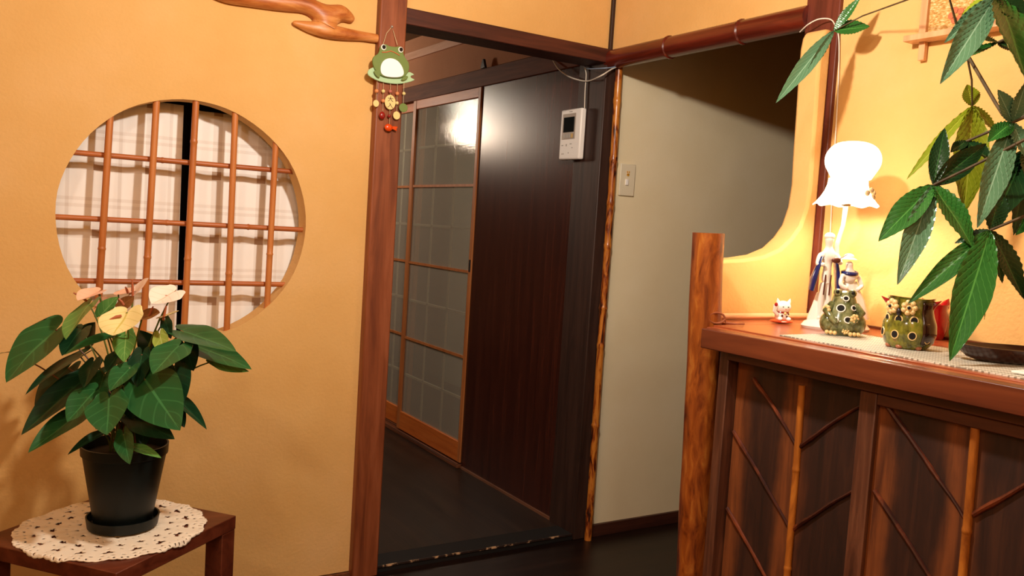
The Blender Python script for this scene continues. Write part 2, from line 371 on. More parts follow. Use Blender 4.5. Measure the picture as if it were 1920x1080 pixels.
w = MB(); w.box((-3.27, -3.6, 0), (-3.2, T, ZC)); struct(w.build('wall_west', M['ochre'], smooth=False))
w = MB(); w.box((-3.27, -3.67, 0), (1.6, -3.6, ZC)); struct(w.build('wall_back', M['ochre'], smooth=False))
w = MB(); w.box((1.6, -3.6, 0), (1.67, .07, ZC)); struct(w.build('wall_far', M['brownwall'], smooth=False))
w = MB(); w.box((-3.27, -3.67, ZC), (1.67, .07, ZC+.06)); struct(w.build('ceiling', M['ceil'], smooth=False))
w = MB(); w.box((-3.27, -3.67, -.06), (1.67, .0, 0)); struct(w.build('floor', M['floor'], smooth=False))
# hallway behind
w = MB(); w.box((-3.2, .07, 2.1), (.0, 4.6, 2.16)); struct(w.build('ceiling_hall', M['ceil'], smooth=False))
w = MB(); w.box((-3.2, .0, -.06), (.9, 4.6, .02)); struct(w.build('floor_hall', M['hallfloor'], smooth=False))
w = MB(); w.box((-3.2, 4.6, 0), (1.0, 4.67, 2.16)); struct(w.build('wall_hall_end', M['brownwall'], smooth=False))
w = MB(); w.box((-3.27, .07, 0), (-3.2, 4.67, 2.16)); struct(w.build('wall_hall_side', M['brownwall'], smooth=False))
w = MB(); w.box((0.0, .15, 1.84), (.07, 4.6, 2.16)); w.box((0.0, 2.75, 0), (.07, 4.6, 1.84)); struct(w.build('wall_hall_upper', M['brownwall'], smooth=False))
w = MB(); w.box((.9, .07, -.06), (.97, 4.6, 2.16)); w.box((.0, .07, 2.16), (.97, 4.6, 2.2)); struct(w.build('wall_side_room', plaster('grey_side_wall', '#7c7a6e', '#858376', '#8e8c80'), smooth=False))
w = MB(); w.box((-.012, .07, 1.99), (0, 4.6, 2.03)); struct(w.build('trim_1', wood('pale_trim', ['#d09a78', '#dca888', '#e6b698'], 'y', .5), bevel=.002))
w = MB(); w.box((-.02, .10, 1.765), (.09, 4.6, 1.845)); struct(w.build('trim_2', M['beam_y'], bevel=.003))
# sill under sliding doors
w = MB(); w.box((-.035, .90, .02), (.09, 2.75, .036)); w.box((-.035, .90, .036), (-.025, 2.75, .042)); w.box((.005, .90, .036), (.012, 2.75, .042)); struct(w.build('trim_3', M['sill'], bevel=.002))
w = MB(); w.box((-.02, .15, .02), (-.012, .89, .03)); struct(w.build('trim_4', wood('thin_trim', ['#5d3a28', '#7d543c', '#8d6650'], 'y', .4)))
# window recess: backing
w = MB(); w.box((-1.95, .19, .6), (-.95, .20, 1.65)); w.box((-1.95, .07, .6), (-1.93, .19, 1.65)); w.box((-.97, .07, .6), (-.95, .19, 1.65)); w.box((-1.95, .07, .6), (-.95, .19, .62)); w.box((-1.95, .07, 1.63), (-.95, .19, 1.65))
struct(w.build('window_2', M['blackish'], smooth=False))
# doorway post, beam, corner post
w = MB(); w.box((-.90, -.03, 0), (-.812, .10, ZC)); struct(w.build('trim_5', M['post'], bevel=.005))
w = MB(); w.box((-.812, -.018, 1.752), (-.0, .10, 1.802)); struct(w.build('trim_6', M['beam_x'], bevel=.003))
w = MB(); w.box((-.012, -.012, 1.80), (.018, .02, ZC)); struct(w.build('trim_7', M['darkpost'], bevel=.002))
w = MB(); w.box((-.025, -.015, 0), (.05, .15, 1.795)); struct(w.build('trim_8', M['darkpost'], bevel=.004))
w = MB(); w.box((-.815, -.006, 0), (-.025, .09, .022)); struct(w.build('trim_9', M['darkrecess'], bevel=.001))
w = MB(); w.box((-.815, -.0095, .0175), (-.03, -.0045, .0235)); struct(w.build('trim_10', M['worn'], smooth=False))
w = MB(); w.box((.06, -.012, 0), (1.6, 0.0, .045)); struct(w.build('baseboard_passage', wood('baseboard_wood', ['#2e1710', '#432217', '#522c1f'], 'x', .5)))
w = MB(); w.box((-3.2, -.012, 0), (-.90, 0.0, .018)); struct(w.build('baseboard_left', M['sill']))
w = MB(); w.box((-.012, -.988, .0), (.075, -.878, ZC)); struct(w.build('trim_11', wood('corner_post_wood', ['#4a1c10', '#602819', '#703423'], 'z', .45), bevel=.003))
# wing wall with the curved cut-away
out = [(-.012, .0)]
fr = [(-.385, .0), (-.385, 1.097), (-.35, 1.098), (-.27, 1.104), (-.20, 1.114), (-.14, 1.135), (-.10, 1.165), (-.07, 1.20), (-.052, 1.25), (-.046, 1.31), (-.05, 1.40), (-.052, 1.50), (-.055, 1.60), (-.055, 1.67), (-.05, 1.70), (-.04, 1.717), (-.012, 1.72)]
w = MB(); w.prism([(x, z) for x, z in (out+[(-.31, 0)]+fr[1:])], (0, -.972, 0), (1,0,0), (0,0,1), (0,1,0), .068)
struct(w.build('wall_wing', M['ochre'], smooth=True, auto=30, bevel=.008))
# ---------------------------------------------------------------- sliding doors
def glass_door(name, ya, yb, x, z0, z1, stileL=.035, lead=None):
    e = empty(name, (x, (ya+yb)/2, z0)); struct(e)
    s = MB(); s.box((x-.012, yb-stileL, z0), (x+.012, yb, z1)); s.build('stile', M['doorwood'], e, bevel=.002)
    s = MB(); s.box((x-.012, ya, z0), (x+.012, ya+.024, z1)); s.build('stile', M['doorwood'], e, bevel=.002)
    s = MB(); s.box((x-.011, ya+.024, z0), (x+.011, yb-stileL, z0+.095)); s.build('bottom_rail', M['doorrail'], e, bevel=.002)
    s = MB(); s.box((x-.011, ya+.024, z1-.045), (x+.011, yb-stileL, z1)); s.build('top_rail', M['doorrail'], e, bevel=.002)
    a, b = z0+.095, z1-.045; n = 8
    p = MB(); p.box((x-.002, ya+.024, a), (x+.002, yb-stileL, b)); p.build('glass_pane', M['glass'], e, smooth=False)
    for k in range(1, n):
        z = a+(b-a)*k/n
        pale = (k % 2 == 1)
        s = MB(); s.box((x+.003, ya+.024, z-.006), (x+.009, yb-stileL, z+.006)) if pale else s.box((x-.009, ya+.024, z-.006), (x-.002, yb-stileL, z+.006)); s.build('rear_muntin' if pale else 'muntin', M['paleb'] if pale else M['doorwood'], e)
    for k in (1, 2):
        y = ya+.024+(yb-stileL-ya-.024)*k/3
        s = MB(); s.box((x+.003, y-.006, a), (x+.009, y+.006, b)); s.build('rear_muntin', M['paleb'], e)
    return e
M['paleb'] = wood('pale_muntin_wood', ['#d9c8b0', '#e3d4be', '#ebdfcc'], 'z', .5)
d1 = glass_door('door_1', .905, 1.62, -.008, .043, 1.765)
s = MB(); s.box((-.022, .908, .93), (-.019, .922, .985)); s.build('finger_pull', M['blackish'], d1)
glass_door('door_2', 1.57, 2.30, .022, .043, 1.765)
e = empty('door_3', (-.008, .52, .02)); struct(e)
s = MB(); s.box((-.012, .15, .022), (.02, .905, 1.765)); s.build('veneer_panel', M['darkpanel'], e, smooth=False)
s = MB(); s.box((-.016, .15, .022), (-.012, .20, .9)); 
# small black hook on the header
w = MB(); hk = V((-.02, .885, 1.845)); w.prism([(-.022,0),(.022,0),(.012,.022),(.004,.04),(-.006,.04),(-.014,.022)], hk+V((0,0,-.002)), (0,-1,0), (0,0,1), (-1,0,0), .012)
tag(w.build('clip', M['eyeb'], bevel=.002), 'small black clip on the brown rail above the sliding glass doors', 'clip')
# ---------------------------------------------------------------- round window lattice
win = empty('window_1', (hc[0], .02, hc[1])); struct(win)
def bamboo_path(p0, p1, r, nodes, n=10, seg=24, wob=0):
    p0, p1 = V(p0), V(p1); L = (p1-p0).length; pts, rad = [], []
    ts = sorted(set([k/seg for k in range(seg+1)]+[t+d for t in nodes for d in (-.008, -.003, .003, .008) if 0 < t+d < 1]))
    for t in ts:
        q = p0.lerp(p1, t)
        if wob: q = q+V((noise.noise(V((t*2.3, 1.7, r*50)))*wob, noise.noise(V((t*2.3, 9.7, r*50)))*wob, 0))
        dd = min([abs(t-a) for a in nodes] or [1]); k = 1+.24*max(0, 1-dd/.006)
        pts.append(q); rad.append(r*k)
    return pts, rad
vb = [((205,240),(187,530)), ((293,200),(268,625)), ((367,200),(345,620)), ((441,215),(425,620)), ((517,270),(500,585))]
lat = []
for k, (a, b) in enumerate(vb):
    A = onp(*a, 1, .012); B = onp(*b, 1, .012); d = (A-B)
    xm = lambda z: B.x+(A.x-B.x)*(z-B.z)/(A.z-B.z)
    def zz(x, sgn): return hc[1]+sgn*math.sqrt(max(hr**2-(x-hc[0])**2, 0))
    zt = zz(A.x, 1)+.01; zb = zz(B.x, -1)-.01
    nd = [.32, .33, .82, .27, .33][k]
    pts, rad = bamboo_path((xm(zb), .012, zb), (xm(zt), .012, zt), .0092, [nd, (nd+.52) % 1 if k in (2,) else nd], 10)
    MB().tube(pts, rad, 10).build('bamboo_bar', M['bamb'], win)
for k, (a, b) in enumerate([((155,285),(547,324)), ((112,405),(575,433)), ((147,527),(538,533))]):
    A = onp(*a, 1, .03); B = onp(*b, 1, .03); z = (A.z+B.z)/2; hx = math.sqrt(hr**2-(z-hc[1])**2)+.008
    pts, rad = bamboo_path((hc[0]-hx, .03, z), (hc[0]+hx, .03, z), .0075, [[.38], [.42, .75], [.43]][k], 10)
    MB().tube(pts, rad, 10).build('bamboo_bar', M['bambx'], win)
# cloth panels with painted lattice shadows
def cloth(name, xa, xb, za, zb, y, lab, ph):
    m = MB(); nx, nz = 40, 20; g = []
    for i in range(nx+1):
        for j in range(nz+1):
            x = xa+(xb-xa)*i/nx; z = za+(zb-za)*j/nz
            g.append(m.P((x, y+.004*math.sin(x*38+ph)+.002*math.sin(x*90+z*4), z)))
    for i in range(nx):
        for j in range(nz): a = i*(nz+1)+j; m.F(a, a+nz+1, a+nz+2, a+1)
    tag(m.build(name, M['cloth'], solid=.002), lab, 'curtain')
gl_ = onp(338, 400, 1, .10).x; gr_ = onp(357, 400, 1, .10).x
cloth('white_curtain', -1.86, gl_, .74, 1.435, .10, 'white cloth curtain with painted lattice shadows behind the round lattice, left of the dark gap', 0)
cloth('white_curtain', gr_, -1.0, .74, 1.425, .105, 'white cloth curtain with painted lattice shadows behind the round lattice, right of the dark gap', 2)
# ---------------------------------------------------------------- driftwood branch on the wall
def px_on_wall(pts, y=-.012): 
    o = []
    for x, yy, r in pts: p = onp(x, yy, 1, y); o.append((p.x, p.y, p.z, r))
    return o
nd = px_on_wall([(610,38,.029), (575,8,.028), (520,4,.026), (470,-2,.024), (425,-12,.03), (380,-25,.02), (640,22,.029), (664,40,.010),
                 (600,56,.026), (570,48,.015), (548,42,.006), (645,64,.020), (680,68,.015), (716,74,.014)])
o = skin('driftwood_branch', nd, [(0,1),(1,2),(2,3),(3,4),(4,5),(0,6),(6,7),(0,8),(8,9),(9,10),(8,11),(11,12),(12,13)], M['drift'])
tag(o, 'forked orange-brown driftwood branch fixed high on the ochre wall left of the frog ornament', 'branch')
# ---------------------------------------------------------------- bamboo beam, bamboo pole, log
pts, rad = bamboo_path((-.0, -.002, 1.768), (.0, -.885, 1.768), .034, [.36, .72], 18, 30)
tag(MB().tube(pts, rad, 18).build('bamboo_beam', M['smoked']), 'thick dark red-brown bamboo beam under the ochre wall above the passage opening', 'beam')
top = onp(1160, 128, 1, -.028); bot = onp(1101, 1008, 1, -.028)
pts, rad = bamboo_path((bot.x, -.03, 0.0), (top.x, -.03, 1.745), .0135, [.06, .25, .42, .5, .63, .72, .81, .93], 14, 60, .006)
tag(MB().tube(pts, rad, 14).build('bamboo_pole', M['pole']), 'slim mottled orange bamboo pole standing in the corner beside the cream wall', 'pole')
m = MB(); lx, ly = -.47, -1.03
pts = []; rad = []
for k in range(40):
    t = k/39; z = 1.163*t; x = -.458+.059*(1-t) + .004*noise.noise(V((t*5, 0, 3))); pts.append((x, ly, z)); rad.append(.0455-.008*t+.003*noise.noise(V((0, t*6, 1))))
m.tube(pts, rad, 24, cap=True)
lg = m.build('log_post', [M['log'], M['logtop']], auto=50)
tag(lg, 'polished orange-brown log post at the left end of the wooden counter', 'post')
# ---------------------------------------------------------------- counter and cabinet
ct = empty('countertop', (-.26, -1.6, .90), 'glossy reddish wooden countertop carrying the lamp and ceramic ornaments', 'countertop')
s = MB(); s.box((-.475, -2.6, .925), (-.002, -1.085, .952)); s.box((-.40, -1.085, .925), (-.002, -.975, .952)); s.build('top_board', M['counter'], ct, bevel=.002)
s = MB(); s.box((-.50, -2.6, .915), (-.475, -1.09, .949)); s.build('edge_board', M['counter'], ct, bevel=.002)
s = MB(); s.box((-.535, -2.6, .905), (-.50, -1.110, .949)); s.build('front_lip', M['lip'], ct, bevel=.002)
s = MB(); s.box((-.02, -2.6, .952), (-.002, -.99, .958)); s.build('back_strip', M['lip'], ct)
cb = empty('cabinet', (-.26, -1.7, 0), 'dark wooden counter cabinet with bark-brown sliding doors and thin bamboo strips', 'cabinet')
s = MB(); s.box((-.44, -2.6, .0), (-.01, -1.10, .90)); s.build('body', M['darkrecess'], cb, smooth=False)
s = MB(); s.box((-.50, -1.165, 0), (-.44, -1.138, .905)); s.build('frame_stile', M['cabframe'], cb, bevel=.002)
s = MB(); s.box((-.505, -2.6, .885), (-.44, -1.165, .905)); s.build('frame_rail', M['cabrail'], cb, bevel=.002)
s = MB(); s.box((-.505, -2.6, 0), (-.44, -1.165, .05)); s.build('frame_rail', M['cabrail'], cb, bevel=.002)
def panel_mat(name, yc, stops):  # lighter wood bands along the left edge and beside the bamboo strip
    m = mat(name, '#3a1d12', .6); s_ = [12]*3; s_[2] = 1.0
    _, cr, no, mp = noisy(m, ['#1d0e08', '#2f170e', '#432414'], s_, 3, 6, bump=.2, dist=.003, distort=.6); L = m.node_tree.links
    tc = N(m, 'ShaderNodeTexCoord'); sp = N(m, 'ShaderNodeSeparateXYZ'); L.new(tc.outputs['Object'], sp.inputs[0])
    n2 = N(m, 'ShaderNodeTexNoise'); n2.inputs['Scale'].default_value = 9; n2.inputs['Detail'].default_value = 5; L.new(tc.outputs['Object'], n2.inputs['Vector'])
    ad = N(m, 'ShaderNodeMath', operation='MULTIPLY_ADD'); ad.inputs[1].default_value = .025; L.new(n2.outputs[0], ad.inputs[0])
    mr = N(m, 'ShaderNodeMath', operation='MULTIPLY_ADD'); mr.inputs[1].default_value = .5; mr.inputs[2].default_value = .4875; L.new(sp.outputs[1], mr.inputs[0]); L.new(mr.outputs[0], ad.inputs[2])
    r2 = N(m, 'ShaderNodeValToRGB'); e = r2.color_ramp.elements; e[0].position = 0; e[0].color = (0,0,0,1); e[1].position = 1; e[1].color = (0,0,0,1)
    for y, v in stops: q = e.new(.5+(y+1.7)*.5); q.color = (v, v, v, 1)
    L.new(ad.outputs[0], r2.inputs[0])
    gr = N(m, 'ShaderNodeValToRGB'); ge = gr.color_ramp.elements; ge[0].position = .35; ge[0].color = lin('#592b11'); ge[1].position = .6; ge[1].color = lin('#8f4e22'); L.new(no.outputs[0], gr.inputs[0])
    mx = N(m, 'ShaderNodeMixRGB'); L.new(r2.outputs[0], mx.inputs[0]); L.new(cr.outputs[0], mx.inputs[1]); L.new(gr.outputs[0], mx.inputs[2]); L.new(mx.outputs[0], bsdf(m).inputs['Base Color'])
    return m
def cab_door(ya, yb, x, frame_w, bam, twigs):
    """ya > yb (toward the right of the photo y falls)"""
    p = MB(); p.box((x, yb, .052), (x+.012, ya, .884)); 
    yl = ya-frame_w
    d = p.build('door', panel_mat('banded_panel_%d' % int(-ya*100), None or (ya+yb)/2, [(bam-.03, 0), (bam-.012, .25), (bam+.004, .5), (bam+.03, .6), (bam+.055, .0), (yl-.05, 0), (yl-.028, .55), (yl, .9)]), cb, smooth=False, org=None)
    if frame_w:
        for a, b in ((ya, ya-frame_w), (yb+frame_w, yb)):
            q = MB(); q.box((x-.012, b, .052), (x, a, .884)); q.build('door_stile', M['cabframe'], d, bevel=.002)
        q = MB(); q.box((x-.0115, yb+frame_w, .862), (x, ya-frame_w, .884)); q.build('door_rail', M['cabrail'], d, bevel=.002)
    pts, rad = bamboo_path((x-.004, bam-.006, .06), (x-.004, bam+.002, .862), .0075, [.30, .52, .78], 10, 40, .003)
    MB().tube(pts, rad, 10).build('bamboo_strip', M['stripb'], d)
    for (y0_, z0_, y1_, z1_) in twigs:
        A = V((x-.002, y0_, z0_)); B = V((x-.002, y1_, z1_)); ps = []; rs = []
        for k in range(13):
            t = k/12; q = A.lerp(B, t)+V((0, 0, .004*math.sin(t*PI)+.003*noise.noise(V((t*4, y0_*9, z0_*9))))); ps.append(q); rs.append(.0048*(1.05-.45*t)*(1+.2*(k % 5 == 2)))
        MB().tube(ps, rs, 8).build('twig', M['twig'], d)
    return d
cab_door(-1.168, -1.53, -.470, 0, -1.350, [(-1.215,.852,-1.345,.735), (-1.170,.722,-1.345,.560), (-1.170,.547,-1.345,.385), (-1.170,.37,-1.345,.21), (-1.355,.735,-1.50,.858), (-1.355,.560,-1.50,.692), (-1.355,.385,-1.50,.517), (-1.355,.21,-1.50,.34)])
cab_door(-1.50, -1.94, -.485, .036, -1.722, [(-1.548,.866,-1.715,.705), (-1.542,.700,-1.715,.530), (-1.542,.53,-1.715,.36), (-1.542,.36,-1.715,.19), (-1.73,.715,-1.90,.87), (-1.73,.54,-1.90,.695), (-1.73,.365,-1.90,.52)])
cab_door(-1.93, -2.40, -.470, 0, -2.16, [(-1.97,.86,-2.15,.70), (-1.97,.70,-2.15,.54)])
# ---------------------------------------------------------------- side table, doily, anthurium
TH = .385; KD = (1.15-TH)/.70
ta = onp(440, 968, 2, TH); tb = onp(218, 1075, 2, TH); ta.z = tb.z = 0; ex = (tb-ta).normalized(); ey = V((ex.y, -ex.x, 0)); 
if ey.y < 0: ey = -ey
SIDE = .40
tang = math.degrees(math.atan2(-ex.y, -ex.x))
tfr = frame(tb, tang)       # local x from the front corner to the right corner, local y to the back
tl = empty('side_table', tb+(ta-tb)*.5+ey*.18, 'small square dark red-brown wooden side table under the lace doily', 'side table')
s = MB(tfr); s.box((0, 0, TH-.034), (SIDE-.002, SIDE-.01, TH)); s.build('tabletop', M['table'], tl, bevel=.002)
for (a, b) in ((0,0), (SIDE-.053,0), (0,SIDE-.061), (SIDE-.053,SIDE-.061)):
    s = MB(tfr); s.box((a+.001, b+.001, 0), (a+.050, b+.050, TH-.034)); s.build('leg', M['table'], tl, bevel=.002)
def plane_z(x, y, z): return onp(x, y, 2, z)
dc = plane_z(212, 988, TH+.002); dc.z = TH+.0015
def in_table(p):
    d = p-tb; a = d.x*(-ex.x)+d.y*(-ex.y); b = d.x*ey.x+d.y*ey.y
    return a, b
m = MB(); NA, NR = 320, 46; R0 = .183*KD; grid = []
for i in range(NA):
    a = 2*PI*i/NA; sc = 1+.035*abs(math.sin(a*9))+.012*abs(math.sin(a*40))
    col = []
    for j in range(NR+1):
        r = R0*sc*(j/NR); p = dc+V((r*math.cos(a), r*math.sin(a), 0))
        la, lb = in_table(p); z = TH+.0025+.0012*math.sin(a*18)*(j/NR)
        for axv, lim, lo, vec in ((la, SIDE-.002, 0, -ex), (lb, SIDE-.01, 0, ey)):
            e_ = max(axv-lim, lo-axv, 0)
            if e_ > 0:
                sg = 1 if axv > lim else -1; p -= vec*sg*e_*.72; z -= e_*.8
        p.z = z; col.append(m.P(p))
    grid.append(col)
def hole(a, r):
    for rc, n, ha, hb, ph in ((.36, 12, .0045, .0035, 0), (.46, 40, .0016, .0022, 0), (.60, 18, .0075, .0038, .5), (.70, 36, .0028, .002, 0), (.80, 18, .009, .0045, 0), (.88, 54, .0022, .002, .5), (.955, 90, .0018, .0022, 0)):
        st = 2*PI/n; d = ((a/st+ph+.5) % 1)-.5
        if ((d*st*r*R0)/ha)**2+((r-rc)*R0/hb)**2 < 1.7: return True
    return False
for i in range(NA):
    for j in range(NR):
        if not hole(2*PI*(i+.5)/NA, (j+.5)/NR):
            if j == 0: m.F(grid[i][0], grid[i][1], grid[(i+1)%NA][1])
            else: m.F(grid[i][j], grid[i][j+1], grid[(i+1)%NA][j+1], grid[(i+1)%NA][j])
tag(m.build('lace_doily', M['lace'], solid=.0022), 'round white crocheted lace doily spread on the side table', 'doily')
pc = plane_z(230, 986, TH+.005); pc.z = TH+.0045
an = empty('potted_anthurium', pc, 'potted anthurium with pink and cream flowers in a black pot on the lace doily', 'potted plant')
KS = lambda a, r, z: (r*KD, z*KD)
MB().lathe([(.0, 0), (.060, 0), (.070, .004), (.0735, .026), (.0705, .026), (.067, .008), (.0, .007)], pc, 48, fn=KS).build('saucer', M['potblack'], an)
MB().lathe([(.0, .008), (.056, .008), (.058, .012), (.083, .160), (.0865, .162), (.0875, .182), (.084, .182), (.081, .160), (.0, .158)], pc, 48, fn=KS).build('pot', M['potblack'], an)
MB().lathe([(.0, .166), (.04, .168), (.081, .161)], pc, 32, fn=KS).build('soil', M['soil'], an)
def leaf(mb, base, tip, w, nrm, kind='heart', fold=.25, bend=.12, mi=0, nt=18, ns=8, ripple=0):
    base, tip = V(base), V(tip); ax = tip-base; L = ax.length; ax.normalize()
    n = V(nrm); n = (n-ax*n.dot(ax))
    n = n.normalized() if n.length > 1e-6 else V((0,0,1)); sd = ax.cross(n); mb.mi = mi
    rows = []
    for i in range(nt+1):
        t = i/nt; row = []
        if kind == 'heart':
            hw = w*.5*(.70+.30*math.sin(PI/2*t/.25) if t < .25 else max(0, 1-((t-.25)/.75)**1.75)**.9)
        elif kind == 'spathe':
            hw = w*.5*(.74+.26*math.sin(PI/2*t/.3) if t < .3 else max(0, 1-((t-.3)/.7)**2.2)**.8)
        else:
            hw = w*.5*max(0, math.sin(PI*min(1, t)**.92))**.75*(1 if t < .55 else 1-.25*((t-.55)/.45))
        for j in range(-ns, ns+1):
            s = j/ns; back = 0
            if kind in ('heart', 'spathe'): back = .26*L*math.sqrt(max(0, 1-(2*min(1, abs(s))-1)**2))*max(0, 1-t*1.8)**1.5
            off = -bend*L*(t*t) + fold*hw*abs(s)**1.3 - .15*hw*s*s*0
            if ripple: off += ripple*math.sin(2*PI*(11*(t-.275*abs(s))-.25))*min(1, abs(s)*3)*(1-t*.6)
            off += .05*hw*math.sin(5*t+3*s+base.x*40)
            p = base+ax*(L*t-back)+sd*(hw*s)+n*off
            k = mb.P(p); mb.uv[k] = (.5+.5*s, t); row.append(k)
        rows.append(row)
    for i in range(nt):
        for j in range(2*ns): mb.F(rows[i][j], rows[i][j+1], rows[i+1][j+1], rows[i+1][j])
def petiole(mb, p0, p1, r0=.0022, r1=.0016, sag=.25, mi=0, up=None):
    p0, p1 = V(p0), V(p1); mb.mi = mi
    c = p0.lerp(p1, .55); c = V((p0.x+(p1.x-p0.x)*(.5-sag), p0.y+(p1.y-p0.y)*(.5-sag), p0.z+(p1.z-p0.z)*(.5+sag)))
    pts = [(p0*(1-t)**2+c*2*t*(1-t)+p1*t*t) for t in [k/10 for k in range(11)]]
    mb.tube(pts, [r0+(r1-r0)*k/10 for k in range(11)], 7)
cn = -_f
#   base x,y,depth   tip x,y,depth   width px, material, normal (right, up, toward viewer), fold
AL = [(104,618,1.80, 5,708,1.70, 92,1,(-.2,.55,.8),.2), (150,668,1.82, 42,730,1.72, 44,0,(-.3,.8,.5),.3), (168,705,1.80, 33,806,1.70, 66,0,(-.2,.5,.8),.25),
 (158,772,1.78, 50,840,1.68, 52,1,(-.1,.6,.8),.3), (193,812,1.76, 127,846,1.68, 20,0,(0,.6,.8),.5), (178,735,1.72, 124,786,1.66, 62,1,(-.1,.3,.95),.15),
 (205,748,1.68, 197,812,1.63, 76,1,(0,.35,.9),.15), (232,815,1.70, 240,868,1.66, 36,1,(0,.2,1),.2), (252,785,1.72, 322,817,1.66, 46,0,(.1,.55,.8),.2),
 (252,838,1.70, 300,853,1.66, 20,2,(0,.8,.5),.2), (272,712,1.72, 332,800,1.64, 96,1,(.15,.35,.9),.15), (330,745,1.78, 388,797,1.72, 26,0,(.3,.7,.5),.4),
 (345,622,1.80, 438,646,1.70, 52,1,(.1,.75,.6),.15), (372,650,1.82, 467,682,1.74, 46,1,(.2,.6,.7),.2), (402,676,1.80, 461,698,1.76, 24,2,(0,-.2,1),.2),
 (335,650,1.74, 285,694,1.66, 66,1,(-.1,.3,.95),.15), (346,645,1.80, 362,692,1.76, 40,0,(.3,.3,.9),.2), (243,690,1.72, 205,728,1.66, 44,1,(0,.5,.85),.25),
 (266,665,1.75, 255,722,1.70, 40,0,(.1,.4,.9),.2), (328,690,1.76, 344,747,1.70, 48,0,(.2,.4,.9),.2), (168,572,1.78, 117,630,1.70, 66,2,(-.4,.1,.9),.2),
 (190,590,1.80, 219,556,1.80, 30,2,(-.2,0,1),.3), (152,620,1.80, 114,662,1.74, 48,0,(-.1,.5,.85),.2), (206,632,1.74, 116,659,1.72, 30,1,(0,.85,.5),.35),
 (221,665,1.76, 198,694,1.72, 30,0,(0,.4,.9),.2), (236,628,1.74, 231,676,1.70, 40,2,(.1,.1,1),.2), (262,728,1.74, 245,785,1.70, 70,0,(0,.3,.95),.15),
 (300,628,1.78, 308,666,1.74, 28,3,(.1,.2,1),.3), (310,600,1.82, 319,634,1.80, 22,0,(0,.2,1),.2), (330,765,1.80, 345,800,1.78, 26,0,(.2,.3,.9),.2),
 (20,661,1.86, -4,659,1.80, 10,1,(0,.7,.6),.2), (175,680,1.76, 155,722,1.70, 36,0,(0,.4,.9),.2), (215,775,1.82, 180,800,1.76, 60,0,(0,.4,.9),.2),
 (280,770,1.84, 300,810,1.80, 60,0,(0,.4,.9),.2), (160,640,1.86, 175,605,1.84, 40,0,(0,.3,.9),.2), (290,660,1.86, 260,620,1.84, 40,0,(0,.3,.9),.2), (225,720,1.85, 210,760,1.82, 60,0,(0,.3,.9),.2),
 (195,705,1.78, 178,745,1.74, 46,1,(-.1,.3,.9),.2), (318,720,1.80, 330,765,1.76, 44,1,(.2,.3,.9),.2), (128,690,1.9, 60,760,1.86, 50,0,(-.1,.4,.9),.2), (275,790,1.76, 262,845,1.72, 30,0,(.1,.4,.9),.2)]
fo = MB(); st = MB()
def dirv(n): return _r*n[0]+_u*n[1]+cn*n[2]
for k, (bx,by,bd,tx,ty,td,wp,mi,nr,fd) in enumerate(AL):
    bd *= KD; td *= KD; B = dep(bx,by,bd); T_ = dep(tx,ty,td); leaf(fo, B, T_, wp*1.08*bd/FPX, dirv(nr), 'heart', fd, .1, mi)
    a = 2.4*k; r = .012+.022*((k*37 % 10)/10); petiole(st, pc+V((r*math.cos(a), r*math.sin(a), .175)), B, .0024, .0017, .22, 1 if k % 3 == 0 else 0)
fo.build('foliage', LM, an, auto=0)
SP = [(184,548,1.80, 146,566,1.76, 44,0,(-.2,.6,.8),.35,(163,565),(138,549)), (250,552,1.84, 281,523,1.84, 34,2,(.3,.8,.3),.2,(249,556),(248,524)),
      (326,548,1.80, 284,572,1.75, 58,2,(-.1,.35,.95),.25,(322,556),(294,559)), (238,586,1.70, 213,632,1.65, 84,1,(-.1,.25,1),.15,(228,592),(203,601)),
      (226,574,1.80, 252,556,1.80, 22,3,(0,-.2,1),.25,(232,572),(222,560)), (268,592,1.78, 302,588,1.76, 26,3,(0,.5,.8),.3,(280,592),(287,575)),
      (300,596,1.78, 338,586,1.74, 14,1,(0,.8,.5),.3,(306,600),(312,573)), (180,575,1.83, 205,560,1.83, 26,0,(.2,.7,.5),.3,(190,568),(186,548)), (222,552,1.85, 262,545,1.85, 26,0,(0,.8,.4),.3,(240,550),(235,538))]
for k, (bx,by,bd,tx,ty,td,wp,mi,nr,fd,s0,s1) in enumerate(SP):
    bd *= KD; td *= KD; f = MB(); B = dep(bx,by,bd); T_ = dep(tx,ty,td); leaf(f, B, T_, wp*bd/FPX, dirv(nr), 'spathe', fd, -.06, mi)
    fl = f.build('flower', FM, an, auto=0)
    A = dep(*s0, bd-.012); E = dep(*s1, bd-.02)
    MB().tube([A, A.lerp(E, .4)+V((0,0,.002)), E], [.0028, .0030, .0016], 8).build('spadix', M['spadix'] if 'spadix' in M else M.setdefault('spadix', mat('spadix_brown_pink', '#b0603c', .5)), fl)
    a = 1.9*k; petiole(st, pc+V((.015*math.cos(a), .015*math.sin(a), .175)), B, .0024, .0018, .15, 0)
st.build('stems', [M['stem'], M['stemred']], an)
